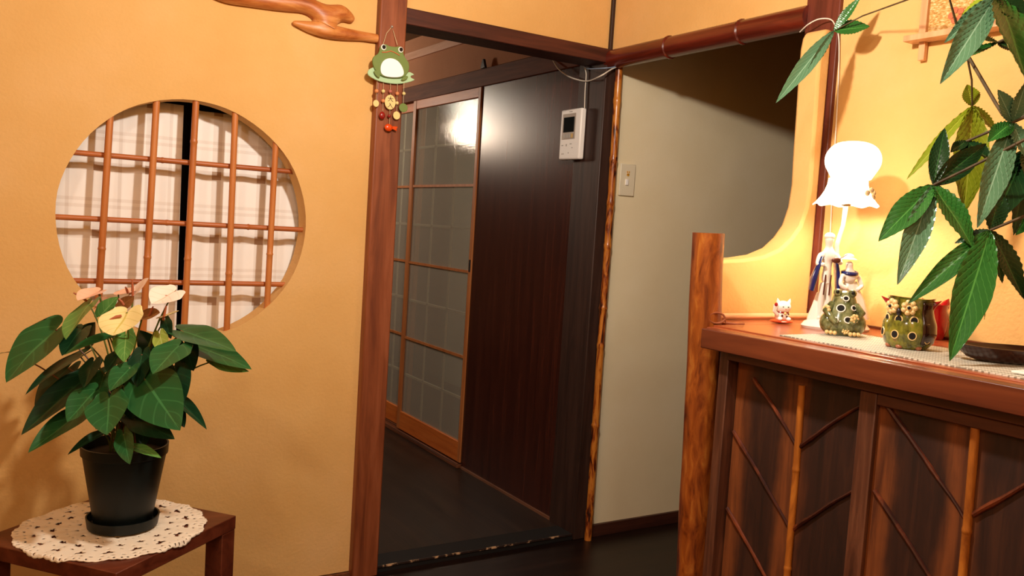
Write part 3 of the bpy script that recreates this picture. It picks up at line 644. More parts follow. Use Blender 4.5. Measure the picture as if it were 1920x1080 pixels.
# ---------------------------------------------------------------- pachira
PD = 1.66
tr = V((-.20, -2.02, .955))
pa = empty('potted_pachira', tr, 'tall money tree with long glossy leaves reaching over the counter right end', 'potted plant')
MB().lathe([(.0, 0), (.09, 0), (.12, .17), (.125, .19), (.117, .19), (.112, .165), (0, .16)], tr, 40).build('pot', mat('brown_ceramic_pot', '#4a2a1c', .4), pa)
MB().lathe([(.0, .17), (.112, .166)], tr, 24).build('soil', M['soil'], pa)
MB().tube([tr+V((0,0,.16)), tr+V((.0,.01,.4)), tr+V((-.01,.03,.62)), tr+V((0,.05,.82))], [.022,.018,.014,.010], 10).build('trunk', M['bark'], pa)
crown = tr+V((0,.05,.80)); mid_ = tr+V((-.005,.02,.50))
CL = [ # centre x,y,depth, branch from, leaflets: tip x,y,depth, width, mat, normal
 (1750,347,1.64, 1, [(1648,450,1.62,50,1,(-.3,.3,.9)), (1685,532,1.60,46,2,(-.2,.1,1)), (1828,462,1.58,56,1,(.2,.4,.9)), (1772,238,1.66,34,0,(-.3,.2,.9)), (1852,268,1.64,44,0,(.2,.2,1))]),
 (1898,230,1.58, 1, [(1873,168,1.56,36,2,(0,.2,1)), (1853,264,1.56,34,1,(-.2,.5,.8)), (1836,424,1.52,48,2,(-.2,.1,1)), (1928,150,1.56,34,2,(.2,.2,1)), (1930,300,1.54,38,2,(.1,.1,1))]),
 (1925,280,1.64, 1, [(1862,420,1.60,60,0,(-.2,.1,1)), (1905,440,1.62,40,0,(.1,.1,1)), (1930,340,1.6,40,0,(.1,.1,1))]),
 (1856,432,1.60, 0, [(1785,673,1.50,66,1,(-.25,.1,1)), (1704,568,1.60,38,1,(-.1,.3,.9)), (1843,590,1.60,34,0,(.1,.1,1)), (1883,532,1.64,30,1,(.1,.1,1)), (1925,560,1.60,52,0,(.3,.2,.9)), (1790,455,1.62,22,0,(-.1,.5,.8)), (1878,352,1.62,44,0,(0,.1,1)), (1850,600,1.62,8,3,(.1,.1,1))]),
 (1563,58,2.12, 2, [(1614,-8,2.08,18,1,(-.3,.3,.9)), (1631,48,2.10,32,1,(-.1,.4,.9)), (1457,189,2.06,30,2,(-.2,.1,1)), (1511,142,2.08,16,2,(.4,.1,.9))]),
 (1868,-8,1.60, 2, [(1767,151,1.52,48,2,(-.2,.2,1)), (1772,78,1.60,30,2,(-.2,.2,.9)), (1934,150,1.5,88,1,(.3,.1,1)), (1800,28,1.68,26,3,(0,.2,1)), (1790,108,1.64,18,1,(-.1,.6,.7)), (1920,40,1.58,60,0,(.2,.2,.9))]),
 (1823,199,1.76, 2, [(1814,158,1.76,34,3,(0,.1,1)), (1700,332,1.74,22,3,(-.5,.2,.7)), (1812,398,1.74,66,3,(0,.1,1)), (1874,250,1.76,26,3,(.2,.4,.8))]),
 (1870,80,1.66, 2, [(1795,110,1.62,16,1,(0,.7,.7)), (1838,70,1.64,20,1,(0,.6,.7)), (1915,95,1.64,34,0,(.2,.3,.9))]),
 (1812,265,1.68, 1, [(1783,284,1.66,22,0,(0,.7,.7)), (1860,300,1.64,30,0,(0,.5,.8)), (1805,330,1.66,26,0,(0,.1,1))]),
 (1930,400,1.66, 0, [(1906,440,1.64,26,1,(0,.2,1)), (1960,500,1.6,40,0,(0,.2,1))])]
pf = MB(); pb = MB()
for (cx,cy,cd,src,ls) in CL:
    c = dep(cx,cy,cd)
    for (tx,ty,td,wp,mi,nr) in ls: leaf(pf, c, dep(tx,ty,td), wp*1.02*cd/FPX, dirv(nr), 'lance', .3, .04, mi, 44, 6, .0024)
    o_ = [mid_, mid_+V((0,.02,.15)), crown][src]
    if cx == 1823: pb.tube([dep(1812,98,1.70), dep(1822,150,1.74), c], [.0022,.002,.0018], 7)
    elif cx == 1563: pb.tube([c, dep(1617,30,2.08), dep(1700,0,1.90), dep(1790,-30,1.74), crown], [.0014,.0018,.002,.003,.005], 7)
    else: petiole(pb, o_, c, .0045, .0026, .05)
pb.tube([crown, dep(1770,-40,1.66), dep(1805,88,1.68), dep(1866,192,1.62), dep(1880,215,1.6), dep(1900,230,1.58)], [.005,.004,.0035,.0035,.003,.003], 8)
pf.build('foliage', PM, pa, auto=0); pb.build('stems', M['bark'], pa)
# ---------------------------------------------------------------- frog plaque with hanging charms on the post
K = 2.62/FPX  # metres per pixel at the post
def fpx(x, y, yy=-.034): p = onp(x, y, 1, yy); return p
def outl(pts, y0, d, name, m_, parent, sub=0, bev=.0015):
    o = MB(); P = [fpx(x, y, y0) for x, y in pts]; a = [o.P(p) for p in P]; b = [o.P(p+V((0,-d,0))) for p in P]
    o.F(*a[::-1]); o.F(*b); n = len(P)
    for j in range(n): o.F(a[j], a[(j+1)%n], b[(j+1)%n], b[j])
    return o.build(name, m_, parent, bevel=bev, auto=60)
def smooth_poly(pts, it=2):
    for _ in range(it):
        q = []
        for i in range(len(pts)):
            a, b = pts[i], pts[(i+1)%len(pts)]; q += [(a[0]*.75+b[0]*.25, a[1]*.75+b[1]*.25), (a[0]*.25+b[0]*.75, a[1]*.25+b[1]*.75)]
        pts = q
    return pts
fp = fpx(733, 155); fg = empty('frog_ornament', fp, 'green wooden frog ornament with dangling charms hung on the brown post', 'ornament')
c4 = lambda x, y: (680+x/5.4, 60+y/5.4)
pad = [c4(*p) for p in [(40,420),(60,375),(130,350),(300,400),(440,430),(460,400),(525,435),(480,445),(480,465),(530,485),(470,510),(360,530),(250,522),(140,495),(60,450)]]
outl(smooth_poly(pad, 1), -.036, .006, 'lily_pad', M['leafpad'], fg)
body = [c4(*p) for p in [(165,190),(170,150),(195,125),(235,128),(262,148),(340,155),(365,145),(395,160),(408,190),(400,215),(425,270),(460,310),(465,380),(440,430),(400,465),(330,472),(230,465),(170,440),(120,390),(95,330),(92,280),(110,245),(150,225)]]
outl(smooth_poly(body), -.0425, .007, 'body', M['froggreen'], fg)
for pts in ([(108,395),(130,385),(180,430),(170,470),(130,440)], [(395,470),(430,440),(462,450),(450,475),(410,493),(388,485)]):
    outl(smooth_poly([c4(*p) for p in pts]), -.0500, .002, 'foot', M['froggreen'], fg, bev=.0004)
outl(smooth_poly([c4(*p) for p in [(178,400),(180,340),(210,285),(270,262),(340,280),(390,335),(415,400),(410,445),(350,462),(260,458),(200,440)]]), -.0500, .003, 'belly', M['mirrorbelly'], fg, bev=.0006)
for ex_, ey_ in ((210,155),(384,180)):
    p = fpx(*c4(ex_, ey_), -.0500); e1 = MB().disc(p, (0,-1,0), .0082, .0085, .002, 20).build('eye', M['eyew'], fg)
    MB().disc(p+V((.0008,-.002,.0006)), (0,-1,0), .0058, .0062, .0012, 20).build('pupil', M['eyeb'], e1)
mp_ = [fpx(*c4(*p), -.0505) for p in [(195,205),(240,205),(285,192),(330,210),(375,238)]]
MB().tube(mp_, .0014, 6).build('mouth', M['lip_red'], fg)
nail = fpx(735, 50, -.032)
MB().tube([fpx(*c4(205,130), -.046), fpx(725,62,-.036), nail, fpx(738,60,-.036), fpx(*c4(352,130), -.046)], .0009, 6).build('hanging_string', M['string'], fg)
MB().ball(nail, .004, 10, 6).build('nail', M['bezel'], fg)
strs = [(146,500,132,760), (210,515,203,800), (282,525,272,940), (352,520,342,840), (418,515,412,720)]
for (a,b,c,d) in strs: MB().tube([fpx(*c4(a,b),-.04), fpx(*c4(c,d),-.038)], .0007, 5).build('thread', M['string'], fg)
for (x,y,r,mm) in [(142,598,.0062,'orangebead'), (209,600,.0058,'gold'), (280,602,.0058,'pinkbead'), (350,624,.0062,'orangebead'), (417,624,.0056,'gold'), (207,698,.0058,'orangebead'), (348,720,.0056,'gold'), (268,852,.005,'straw')]:
    MB().ball(fpx(*c4(x,y),-.040), r, 12, 8).build('bead', M[mm], fg)
for (x,y,rx,rz,mm,nm) in [(132,724,.0095,.0105,'gold','charm_disc'), (340,846,.0115,.0125,'gold','charm_disc'), (408,768,.0145,.0135,'froggreen','leaf_charm')]:
    MB().disc(fpx(*c4(x,y),-.039), (0,-1,0), rx, rz, .004, 20).build(nm, M[mm], fg, bevel=.0008)
# charm with the two characters
cc = fpx(*c4(275,712), -.040); cd = MB().disc(cc, (0,-1,0), .0178, .0222, .004, 28).build('character_charm', M['gold'], fg, bevel=.0008)
def stroke(pts, r=.0011):
    o_ = []
    for x, z in pts: o_.append(cc+V((x, -.0046, z)))
    return o_, r
ch = MB()
for pts in ([(-.0085,.0115),(.0085,.0115)], [(0,.0175),(-.0005,.0115),(-.0035,.006),(-.008,.0025)], [(0,.0115),(.003,.006),(.008,.0025)]): q, r = stroke(pts, .0015); ch.tube(q, r, 6, flat=.5)
ch.build('lettering', M['brownglaze'], cd)
ch = MB()
for pts in ([(-.003,-.0035),(-.0005,-.005),(-.0015,-.009),(-.004,-.013),(-.0085,-.0165)], [(-.0005,-.0055),(.0025,-.0105),(.0085,-.0165)]): q, r = stroke(pts, .0015); ch.tube(q, r, 6, flat=.5)
ch.build('lettering', M['brownglaze'], cd)
MB().ball(fpx(*c4(197,845),-.041), (.0098,.006,.0115), 14, 10).build('strawberry_charm', M['straw'], fg)
p = fpx(*c4(262,968),-.042); MB().ball(p, (.0135,.007,.0115), 16, 10).build('fish_charm', M['fish'], fg)
o_ = MB(); o_.prism([(.009,-.002),(.028,-.008),(.026,-.002),(.030,.006),(.020,.006),(.010,.005)], p+V((0,.002,0)), (1,0,0), (0,0,1), (0,-1,0), .004); o_.build('fish_tail', M['fish'], fg, bevel=.001)
# ---------------------------------------------------------------- intercom
ip = V((-.025, .150, 1.41)); ic = empty('intercom', ip, 'white wall intercom with a small dark screen beside the corner', 'intercom')
X0 = -.050
s = MB(); s.box((X0, .083, 1.412), (-.0255, .214, 1.600)); s.build('housing', M['white'], ic, bevel=.006)
s = MB(); s.box((X0-.0015, .115, 1.488), (X0, .199, 1.583)); s.build('bezel', M['bezel'], ic, bevel=.001)
s = MB(); s.box((X0-.0025, .122, 1.514), (X0-.0014, .190, 1.570)); s.build('screen', M['screen'], ic)
for k in range(4): s = MB(); s.box((X0-.003, .126+.0155*k, 1.492), (X0-.0014, .139+.0155*k, 1.508)); s.build('button', M['btn'] if k else mat('amber_button', '#c9a45a', .4), ic, bevel=.0008)
for (y, z, a, b) in ((.192,1.466,.012,.003), (.166,1.466,.006,.008), (.138,1.470,.012,.003), (.128,1.455,.006,.003), (.192,1.434,.004,.005), (.183,1.434,.004,.005), (.150,1.437,.005,.004), (.150,1.590,.02,.003)):
    s = MB(); s.box((X0-.0008, y-a/2, z-b/2), (X0, y+a/2, z+b/2)); s.build('marking', M['btn'], ic)
# cables
def cable(name, pts, r, m_, lab):
    P = [V(p) for p in pts]; q = []
    for i in range(len(P)-1):
        p0, p1, p2, p3 = P[max(i-1,0)], P[i], P[i+1], P[min(i+2, len(P)-1)]
        for k in range(8):
            t = k/8; q.append(.5*((2*p1)+(p2-p0)*t+(2*p0-5*p1+4*p2-p3)*t*t+(3*p1-p0-3*p2+p3)*t**3))
    q.append(P[-1]); return tag(MB().tube(q, r, 8).build(name, m_), lab, 'cable')
cx = lambda x, y, X=-.035: onp(x, y, 0, X)
cy_ = lambda x, y, Y=-.045: onp(x, y, 1, Y)
cable('cable', [cx(1037,113,-.025), cx(1048,130), cx(1070,145), cx(1100,152), cy_(1125,143,-.04), cy_(1150,128,-.045), cy_(1170,121,-.05)], .0026, M['cable'], 'thick white cable drooping in a loop under the dark beam corner')
cable('cable', [cx(1096,205,-.030), cx(1097,170,-.030), cx(1099,140,-.030), cx(1096,127,-.032)], .0020, M['cable'], 'thin white cable running straight down into the top of the intercom')
cable('cable', [cx(1096,125,-.033), cx(1104,129,-.036), cy_(1130,128,-.045), cy_(1150,126,-.047), cy_(1167,122,-.052)], .0022, M['bluecable'], 'thin blue-grey cable crossing above the white loop at the beam corner')
bx = lambda x, y, X: onp(x, y, 0, X)
cable('cable', [bx(1500,60,-.035), bx(1515,46,-.05), bx(1535,36,-.045), bx(1556,36,-.03), bx(1566,48,-.018), bx(1573,75,-.008), bx(1572,150,-.006), bx(1568,230,-.006), bx(1562,330,-.006), bx(1556,450,-.006), bx(1549,590,-.006)], .0017, M['cable'], 'pale cable bent over the corner post and down the wall behind the lamp')
# ---------------------------------------------------------------- light switch
sw = empty('light_switch', (.115, 0, 1.345), 'ivory light switch with a small yellow face sticker on the cream wall', 'light switch')
s = MB(); s.box((.079, -.008, 1.288), (.150, 0, 1.406)); s.build('plate', M['switchp'], sw, bevel=.003)
s = MB(); s.box((.103, -.013, 1.327), (.117, -.008, 1.350)); s.build('rocker', M['white'], sw, bevel=.002)
p = V((.114, -.009, 1.366)); MB().disc(p, (0,-1,0), .006, .005, .001, 16).build('sticker', M['yellow'], sw)
for dx in (-.004, .004): MB().disc(p+V((dx, -.0005, .010)), (0,-1,0), .0022, .004, .001, 12).build('sticker_ear', M['yellow'], sw)
for dx in (-.003, .003): MB().disc(p+V((dx, -.0012, .001)), (0,-1,0), .0012, .0015, .0006, 10).build('sticker_eye', M['eyeb'], sw)
# ---------------------------------------------------------------- picture panel top right
q0 = onp(1735, 75, 0, -.01); pn = empty('hanging_panel', (-.01, -1.31, 1.66), 'gold woven wall panel in a pale wooden frame hung at the upper right', 'wall panel')
ya, yb = q0.y, -1.50
s = MB(); s.box((-.012, yb, 1.662), (-.004, ya-.004, 2.0)); s.build('woven_ground', M['woven'], pn, smooth=False)
s = MB(); s.box((-.022, ya-.006, 1.66), (-.002, ya+.012, 2.02)); s.build('frame_upright', M['frameled'], pn, bevel=.001)
s = MB(); s.box((-.045, yb-.02, 1.648), (-.002, ya+.035, 1.662)); s.build('bottom_rail', M['frameled'], pn, bevel=.001)
s = MB(); s.box((-.016, ya-.004, 1.605), (-.004, ya+.012, 1.648)); s.build('peg', M['frameled'], pn, bevel=.001)
rp = onp(1843, 42, 0, -.014); MB().torus(rp, (-1,0,.2), .010, .006, .0018).build('metal_ring', mat('brass_ring', '#d8b25a', .3, .8), pn)
fl_ = MB()
for k in range(5): a = 2*PI*k/5; c = onp(1793, 28, 0, -.013)+V((0, .012*math.cos(a), .012*math.sin(a))); fl_.disc(c, (-1,0,0), .008, .008, .001, 10)
fl_.build('red_flower_motif', mat('faded_red_motif', '#c8663a', .6), pn)
# ---------------------------------------------------------------- porcelain table lamp
lo = V((-.165, -1.178, .952))
lp = empty('table_lamp', lo, 'glowing white glass table lamp with a porcelain couple on its base', 'table lamp'); F = frame(lo)
MB(F).lathe([(0,0),(.078,0),(.082,.006),(.074,.016),(.045,.028),(.02,.034),(0,.036)], n=40, sy=.62).build('base', M['porcelain'], lp)
st_ = [(.004,.028,.03),(.008,.030,.10),(.000,.028,.16),(-.006,.02,.20),(.002,.012,.25),(.0,.0,.30)]
MB(F).tube(st_, [.007,.006,.008,.006,.005,.006], 12).build('stem', M['porcelain'], lp)
MB(F).lathe([(.0,.296),(.010,.296),(.012,.30),(.008,.306),(0,.308)], n=16).build('socket', mat('brass_socket', '#6d4a22', .35, .7), lp)
def scal(a, r, z): k = max(0, (.345-z)/.05) if z < .345 else 0; return r*(1+.03*math.cos(9*a)*k), z-.0025*k*math.cos(9*a)
MB(F).lathe([(.073,.298),(.068,.303),(.058,.316),(.050,.330),(.045,.345),(.043,.360)], n=72, fn=scal, cap=False).build('lower_shade', M['lampglass'], lp, solid=.002)
prof = [(.043,.360)]
for k in range(1, 13): t = -.75+(.75+1.40)*k/12; prof.append((.062*max(math.cos(t), .02)**.7, .404+.043*math.sin(t)))
MB(F).lathe(prof, (.006,-.002,0), n=48, fn=lambda a, r, z: (r*(1+.02*math.cos(12*a)), z), cap=False).build('upper_shade', M['lampglass'], lp, solid=.002)
tr_ = MB(F)
for k in range(9): a = math.radians(-62+15*k); tr_.ball((.058*math.cos(a), .058*math.sin(a)-.001, .326+.009*math.sin(2.2*k)), (.006,.006,.007), 8, 6)
tr_.build('lace_collar', mat('tan_lace_trim', '#a88a62', .7), lp)
MB(F).lathe([(.034,.004),(.030,.03),(.022,.055),(.014,.085),(0,.09)], (-.036,.004,0), 24, sy=.7).build('tree_stump', M['porcelain'], lp)
# man with a fiddle, cobalt coat
mn = [(-.034,-.008,.125,(.013,.010)), (-.034,-.008,.150,(.012,.009)), (-.034,-.008,.178,(.016,.010)), (-.034,-.008,.196,.0065), (-.035,-.010,.212,.0125), (-.035,-.010,.226,.0095),
      (-.055,-.010,.176,.007), (-.062,-.016,.152,.006), (-.046,-.026,.155,.005), (-.013,-.010,.176,.007), (-.006,-.018,.158,.006), (-.018,-.028,.165,.005),
      (-.041,-.008,.100,.009), (-.043,-.008,.060,.007), (-.045,-.010,.028,.006), (-.027,-.008,.100,.009), (-.025,-.010,.060,.007), (-.022,-.014,.028,.006), (-.048,-.020,.024,.005), (-.022,-.026,.024,.005)]
mo = skin('man_figure', mn, [(0,1),(1,2),(2,3),(3,4),(4,5),(2,6),(6,7),(7,8),(2,9),(9,10),(10,11),(0,12),(12,13),(13,14),(0,15),(15,16),(16,17),(14,18),(17,19)], M['porcelain'], lp, F)
MB(F).tube([(-.052,-.014,.172),(-.060,-.016,.145),(-.066,-.012,.118),(-.068,-.008,.092)], [.008,.013,.018,.015], 12, flat=.4).build('coat_tail', M['blue'], mo)
MB(F).tube([(-.016,-.012,.170),(-.010,-.012,.140),(-.006,-.008,.115),(-.004,-.006,.092)], [.007,.010,.013,.011], 12, flat=.4).build('coat_tail', M['blue'], mo)
for x in (-.040, -.027): MB(F).tube([(x,-.019,.130),(x-.001,-.019,.10),(x-.001,-.018,.082)], .0018, 6).build('trouser_stripe', M['brownglaze'], mo)
o_ = MB(F); o_.ball((-.024,-.034,.166), (.011,.004,.007), 12, 8); o_.tube([(-.016,-.034,.170),(.002,-.034,.182)], .0012, 6); o_.build('fiddle', M['brownglaze'], mo)
MB(F).ball((-.035,-.009,.221), (.0128,.0122,.0095), 14, 8).build('powdered_wig', M['porcelain'], mo)
# woman
wn = [(.020,-.014,.112,(.014,.011)), (.018,-.014,.134,(.015,.010)), (.016,-.014,.150,.0065), (.014,-.016,.166,.0125), (.040,-.012,.130,.006), (.050,-.014,.108,.006), (.034,-.026,.098,.005), (-.002,-.018,.130,.006), (-.006,-.026,.108,.006), (.012,-.03,.10,.005)]
wo = skin('woman_figure', wn, [(0,1),(1,2),(2,3),(1,4),(4,5),(5,6),(1,7),(7,8),(8,9)], M['porcelain'], lp, F)
MB(F).lathe([(.050,.030),(.046,.045),(.036,.075),(.022,.100),(.014,.118)], (.024,-.010,0), 40, fn=lambda a, r, z: (r*(1+.05*math.cos(9*a)), z), sy=.62).build('gown', M['porcelain'], wo)
MB(F).torus((.018,-.014,.138), (0,-.2,1), .016, .012, .0048, 24, 8, (0,1,0)).build('blue_shawl', M['blue'], wo)
o_ = MB(F); o_.ball((.014,-.012,.176), (.012,.012,.008), 14, 8); o_.lathe([(.019,.170),(.012,.174)], (.014,-.012,0), 20); o_.build('bonnet', M['porcelain'], wo)
# ---------------------------------------------------------------- ceramics on the counter
def flower(mb, c, nrm, r, mi=0, n=7):
    nrm = V(nrm).normalized(); up = V((0,0,1)); ey = (up-nrm*up.dot(nrm)).normalized(); ex = ey.cross(nrm); c = V(c)
    for k in range(n):
        a = 2*PI*k/n; q = c+(ex*math.cos(a)+ey*math.sin(a))*r*.62; mb.ball(q, (r*.36, r*.36, r*.36), 8, 6)
    mb.ball(c, (r*.4,)*3, 8, 6)
# owl candle pot
ow = V(tuple(plane_z(1700, 653, .9535))); ow.z = .9555
oe = empty('owl_candle_holder', ow, 'glossy olive-green owl candle holder with flower eyes on the woven mat', 'candle holder'); OF = frame(ow, -31.8-42)
def owl_r(z):
    P = [(0,.036),(.008,.044),(.03,.0505),(.05,.049),(.066,.043),(.078,.0405),(.092,.043),(.098,.0445)]
    for (a, ra), (b, rb) in zip(P, P[1:]):
        if z <= b: t = (z-a)/(b-a); return ra+(rb-ra)*t
    return P[-1][1]
pr_ = [(0,0.002),(.036,0.0)]+[(owl_r(z/1000), z/1000) for z in range(8, 99, 6)]+[(.0445,.099),(.041,.098),(.038,.080),(.045,.035),(.03,.008),(0,.008)]
MB(OF).lathe(pr_, n=48, fn=lambda a, r, z: (r, z+(.004*abs(math.cos(a))**3 if z > .09 else 0))).build('body', M['owlglaze'], oe)
def onowl(a, z, d=0): r = owl_r(z)+d; a = math.radians(a); return (r*math.sin(a), -r*math.cos(a), z), (math.sin(a), -math.cos(a), 0)
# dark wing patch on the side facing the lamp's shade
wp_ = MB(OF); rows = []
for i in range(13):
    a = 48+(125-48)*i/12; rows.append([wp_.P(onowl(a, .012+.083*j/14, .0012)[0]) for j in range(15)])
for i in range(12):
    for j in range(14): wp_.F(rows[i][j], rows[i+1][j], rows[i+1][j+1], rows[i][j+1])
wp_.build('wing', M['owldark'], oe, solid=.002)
def nrmw(n): a = math.radians(-31.8-42); return (n[0]*math.cos(a)-n[1]*math.sin(a), n[0]*math.sin(a)+n[1]*math.cos(a), 0)
for a, z in [(-45,.058),(-8,.058),(28,.058),(-52,.030),(-12,.028),(26,.028),(62,.045),(64,.022)]:
    p, n = onowl(a, z, -.0006); e_ = MB(OF).torus(p, n, .0072, .0078, .0014, 18, 6).build('rim', M['creamglaze'], oe)
    MB(OF).disc(p, n, .0072, .0078, .0012, 18).build('opening', M['hole'], e_)
for a in (-30, 14):
    p, n = onowl(a, .083, .004); f_ = MB(OF); flower(f_, p, n, .0165); fe = f_.build('flower_eye', M['creamglaze'], oe)
    p2, _ = onowl(a, .083, .010); MB(OF).ball(p2, (.0035,.0035,.0035), 10, 8).build('pupil', M['eyeb'], fe)
p, n = onowl(-8, .073, .006); MB(OF).ball(p, (.0045,.005,.0085), 12, 8).build('beak', mat('navy_glaze', '#10141f', .15, coat=.6), oe)
for sgn, a in ((-1, -66), (1, 95)):
    p, n = onowl(a, .096, 0); p = V(p); n = V(n); t = MB(OF)
    t.tube([p-n*.008+V((0,0,-.014)), p+V((0,0,-.004)), p+n*.012+V((0,0,.004))], [.013,.009,.001], 10, flat=.6); t.build('ear', M['redglaze'], oe)
for a in (-45, -5, 50):
    p, n = onowl(a, .004, -.002); MB(OF).ball(p, (.007,.007,.005), 10, 6).build('foot', mat('pinkish_glaze', '#a8684a', .2), oe) if a == -45 else MB(OF).ball(p, (.007,.007,.005), 10, 6).build('foot', bpy.data.materials['pinkish_glaze'], oe)
# red ceramic partly behind the owl
rw = V(tuple(plane_z(1757, 640, .9535))); rw.z = .9525; rw += V((.05, .045, 0))
re_ = empty('red_ceramic_holder', rw, 'red glazed ceramic holder half hidden behind the olive owl', 'candle holder'); RF = frame(rw)
MB(RF).lathe([(0,0),(.024,0),(.030,.02),(.032,.045),(.027,.066),(.029,.080),(.026,.080),(.024,.066),(.027,.04),(0,.01)], n=36).build('body', M['redglaze'], re_)
MB(RF).tube([(.022,0,.075),(.027,0,.085),(.031,0,.094)], [.012,.008,.001], 10).build('ear', M['redglaze'], re_)
MB(RF).tube([(-.022,0,.075),(-.027,0,.085),(-.030,0,.092)], [.012,.008,.001], 10).build('ear', M['redglaze'], re_)
# stacked frog candle holder
fo_ = V(tuple(plane_z(1577, 628, .9535))); fo_.z = .9555
fe = empty('frog_candle_holder', fo_, 'grey-green ceramic frog candle holder with cream flowers in front of the lamp', 'candle holder'); FF = frame(fo_, -50)
def fr_r(z):
    P = [(0,.034),(.01,.043),(.03,.045),(.05,.036),(.07,.028),(.085,.024),(.094,.015)]
    for (a, ra), (b, rb) in zip(P, P[1:]):
        if z <= b: t = (z-a)/(b-a); return ra+(rb-ra)*t
    return P[-1][1]
b_ = MB(FF); b_.lathe([(0,.0),(.034,.0)]+[(fr_r(z/1000), z/1000) for z in range(8, 95, 6)]+[(.008,.098),(0,.099)], n=40); 
b_.build('body', M['frogglaze'], fe)
for sx_ in (-1, 1):
    MB(FF).ball((sx_*.030,-.016,.026), (.019,.024,.024), 16, 10).build('leg', M['frogglaze'], fe)
    MB(FF).tube([(sx_*.024,-.012,.066),(sx_*.036,-.026,.052),(sx_*.024,-.040,.036),(sx_*.014,-.044,.028)], [.009,.009,.007,.006], 10).build('arm', M['frogglaze'], fe)
    MB(FF).ball((sx_*.015,-.014,.093), (.0095,.0095,.009), 14, 10).build('eye', M['frogglaze'], fe)
    MB(FF).ball((sx_*.016,-.022,.095), (.004,.003,.0045), 10, 8).build('pupil', M['eyeb'], fe)
    o_ = MB(FF)
    for k in range(3): o_.ball((sx_*(.016+.008*k), -.050+.004*k, .006), (.005,.008,.005), 8, 6)
    o_.build('foot', M['creamglaze'], fe)
for (x,y,z,r) in ((-.036,-.028,.054,.012), (.022,-.044,.040,.011), (.006,-.040,.012,.009)):
    o_ = MB(FF); flower(o_, (x,y,z), (x,y,0), r); o_.build('flower', M['creamglaze'], fe)
for a, z, s_ in ((-12,.060,.009), (12,.036,.0075), (-22,.034,.006), (38,.062,.006), (5,.082,.006), (60,.03,.006)):
    a_ = math.radians(a); r = fr_r(z)+.001; p = (r*math.sin(a_), -r*math.cos(a_), z); n = (math.sin(a_), -math.cos(a_), .25)
    t = MB(FF).torus(p, n, s_, s_*.9, .0015, 18, 6).build('rim', M['porcelain'], fe); MB(FF).disc(p, n, s_, s_*.9, .0006, 18).build('opening', M['hole'], t)
# lucky cat
lc = V(tuple(plane_z(1465, 606, .9525))); lc.z = .9525
le = empty('lucky_cat_figurine', lc, 'tiny white lucky cat figurine on an orange-red cushion', 'figurine'); CF = frame(lc, -25)
MB(CF).ball((0,0,.005), (.030,.022,.0052), 20, 8).build('cushion', M['catred'], le)
MB(CF).ball((0,.002,.020), (.018,.015,.017), 18, 12).build('body', M['porcelain'], le)
hd = MB(CF).ball((-.001,-.004,.041), (.0205,.0155,.0155), 18, 12).build('head', M['porcelain'], le)
for s_ in (-1, 1):
    MB(CF).tube([(s_*.012,-.003,.050),(s_*.015,-.003,.056),(s_*.0165,-.003,.062)], [.006,.004,.0008], 8).build('ear', M['porcelain'], hd)
    MB(CF).ball((s_*.0065,-.0185,.042), (.0022,.001,.0014), 8, 6).build('eye', M['eyeb'], hd)
    MB(CF).ball((s_*.011,-.014,.012), (.006,.008,.005), 10, 8).build('foot', M['porcelain'], le)
MB(CF).ball((0,-.0195,.037), (.0015,.001,.0012), 8, 6).build('nose', M['pinkbead'], hd)
MB(CF).tube([(-.015,-.006,.022),(-.024,-.008,.030),(-.023,-.010,.046)], [.005,.005,.0055], 10).build('raised_paw', M['porcelain'], le)
MB(CF).ball((-.0235,-.014,.047), (.0045,.003,.005), 10, 8).build('paw_pad', M['redglaze'], le)
MB(CF).torus((0,-.001,.029), (0,-.1,1), .014, .012, .0022, 20, 6, (0,1,0)).build('collar', M['redglaze'], le)
MB(CF).ball((.001,-.0145,.026), (.0035,.003,.0035), 10, 8).build('bell', M['gold'], le)
for p in ((.007,-.013,.018),(-.006,-.0145,.02),(.012,-.008,.024)): MB(CF).ball(p, (.003,.0015,.003), 8, 6).build('painted_spot', M['brownglaze'], le)
# woven mat
mt = MB(); P = [plane_z(x, y, .9535) for x, y in ((1522,634), (1640,617), (1940,690), (1935,748), (1700,672))]
P = [plane_z(1505,636,.953), plane_z(1640,617,.953)]; 
m0 = V((-.445, -1.262, 0)); 
mt.box((-.455, -1.86, .9522), (-.20, -1.262, .9545)); tag(mt.build('woven_mat', M['mat'], smooth=False), 'pale grey woven mesh mat lying on the countertop under the ceramics', 'mat')
# dark tray
tc_ = V(tuple(plane_z(1898, 680, .955))); tc_.z = .9548; ty_ = MB(frame(tc_, -36))
ty_.lathe([(0,.001),(.045,.0),(.062,.006),(.082,.024),(.086,.028),(.082,.029),(.060,.011),(.040,.006),(0,.006)], n=64, sx=1.1, sy=.62, fn=lambda a, r, z: (r*(1+.22*abs(math.cos(a))**6), z*(1+.15*abs(math.cos(a))**6)))
tag(ty_.build('wooden_tray', M['tray']), 'dark lacquered boat-shaped wooden dish at the right end of the mat', 'dish')
wc = MB(); cpos = plane_z(1925, 706, .950); wc.box((cpos.x-.028, cpos.y-.05, .9555), (cpos.x+.03, cpos.y+.012, .9595))
tag(wc.build('card', M['paper'], bevel=.001), 'white card corner beside the dark dish at the right edge', 'card')
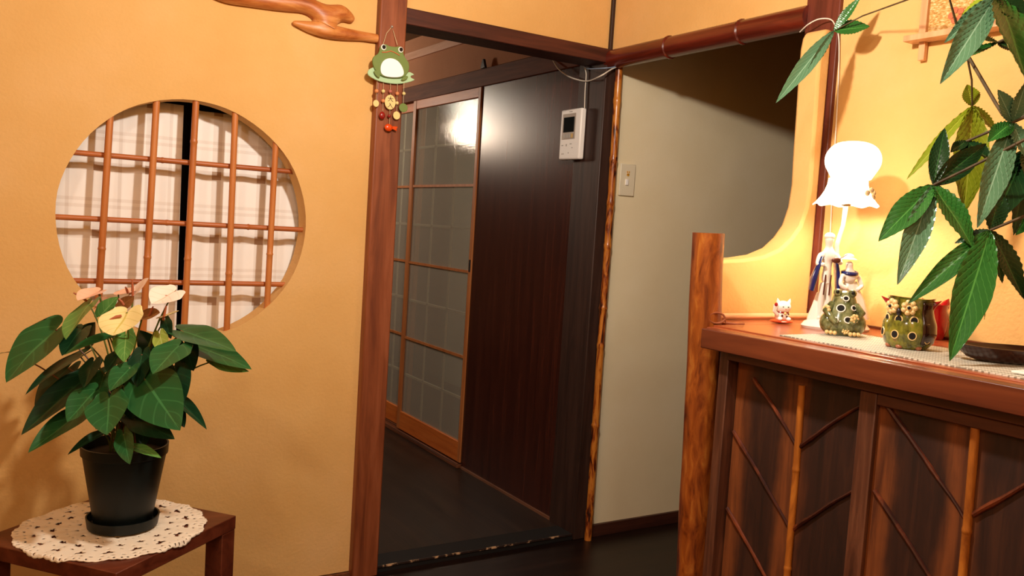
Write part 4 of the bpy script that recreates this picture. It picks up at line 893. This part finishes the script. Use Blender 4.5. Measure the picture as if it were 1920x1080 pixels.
# peeled rod and cord ring at the wing wall
a = plane_z(1352, 601, .957); b = plane_z(1524, 600, .957)
rd = MB(); rd.tube([(-.365, -.989, .9605), (-.03, -.989, .9605)], .0078, 12)
ro = rd.build('rod', M['rod']); tag(ro, 'pale peeled rod lying along the foot of the small curved wall', 'rod')
cr_ = MB(); c0 = plane_z(1343, 603, .958)
pts = []
for k in range(40): t = k/39*4*PI; pts.append(V((c0.x, c0.y, .9665))+V((.017*math.cos(t), -.010*math.cos(t)+.002*math.sin(t*.5), .0125*math.sin(t))))
pts += [V((c0.x+.02,c0.y-.01,.957)), V((c0.x+.035,c0.y-.03,.956)), V((c0.x+.06,c0.y-.03,.956))]
tag(cr_.tube(pts, .0022, 6).build('cord', M['cord']), 'brown cord looped at the counter corner next to the log post', 'cord')
# ---------------------------------------------------------------- hall ceiling lamp
hl = V((-.86, 2.57, 1.91))
he = empty('hall_lamp', hl+V((0,0,.2)), 'round white hall ceiling lamp reflected in the sliding glass door', 'ceiling lamp')
MB().ball(hl, (.105,.105,.10), 24, 14).build('globe', M['hallglass'], he)
MB().tube([hl+V((0,0,.10)), hl+V((0,0,.20))], [.05,.06], 20).build('fitting', M['white'], he)
# ---------------------------------------------------------------- lights
def point(name, loc, e, col, r):
    l = bpy.data.lights.new(name, 'POINT'); l.energy = e; l.color = lin(col)[:3]; l.shadow_soft_size = r
    o = bpy.data.objects.new(name, l); C.objects.link(o); o.location = loc; return o
point('room_lamp', (-1.12, -1.32, 1.885), 33, '#fff4e6', .035)
point('entry_fill', (-1.7, -3.0, 2.2), 10, '#fff2e0', .1)  # unseen fill light, added to lift the shadows and the lower wall
point('window_side_lamp', (-2.7, -2.4, 2.2), 17, '#fff2e0', .09)
point('table_lamp_bulb', lo+V((0,0,.318)), 1.9, '#fff4e4', .02)
point('hall_lamp_bulb', hl+V((0,0,-.14)), 16, '#ffe4c8', .1)
point('side_room_fill', (.6, 1.6, 1.9), 9.0, '#fff4e4', .1)  # unseen light added behind the doors so the glass looks paler
wd = bpy.data.worlds.new('World'); bpy.context.scene.world = wd; wd.use_nodes = True
wd.node_tree.nodes['Background'].inputs[0].default_value = (.02,.015,.01,1)
# ---------------------------------------------------------------- camera
cam = bpy.data.cameras.new('camera'); co = bpy.data.objects.new('camera', cam); C.objects.link(co)
cam.sensor_width = 36; cam.lens = FPX/1920*36; cam.clip_start = .05
R = Matrix((( _r.x, _u.x, -_f.x), (_r.y, _u.y, -_f.y), (_r.z, _u.z, -_f.z)))
co.matrix_world = Matrix.Translation(CAM) @ R.to_4x4()
sc = bpy.context.scene; sc.camera = co
sc.view_settings.view_transform = 'Standard'; sc.view_settings.look = 'None'; sc.view_settings.gamma = 1; sc.view_settings.exposure = 1.0
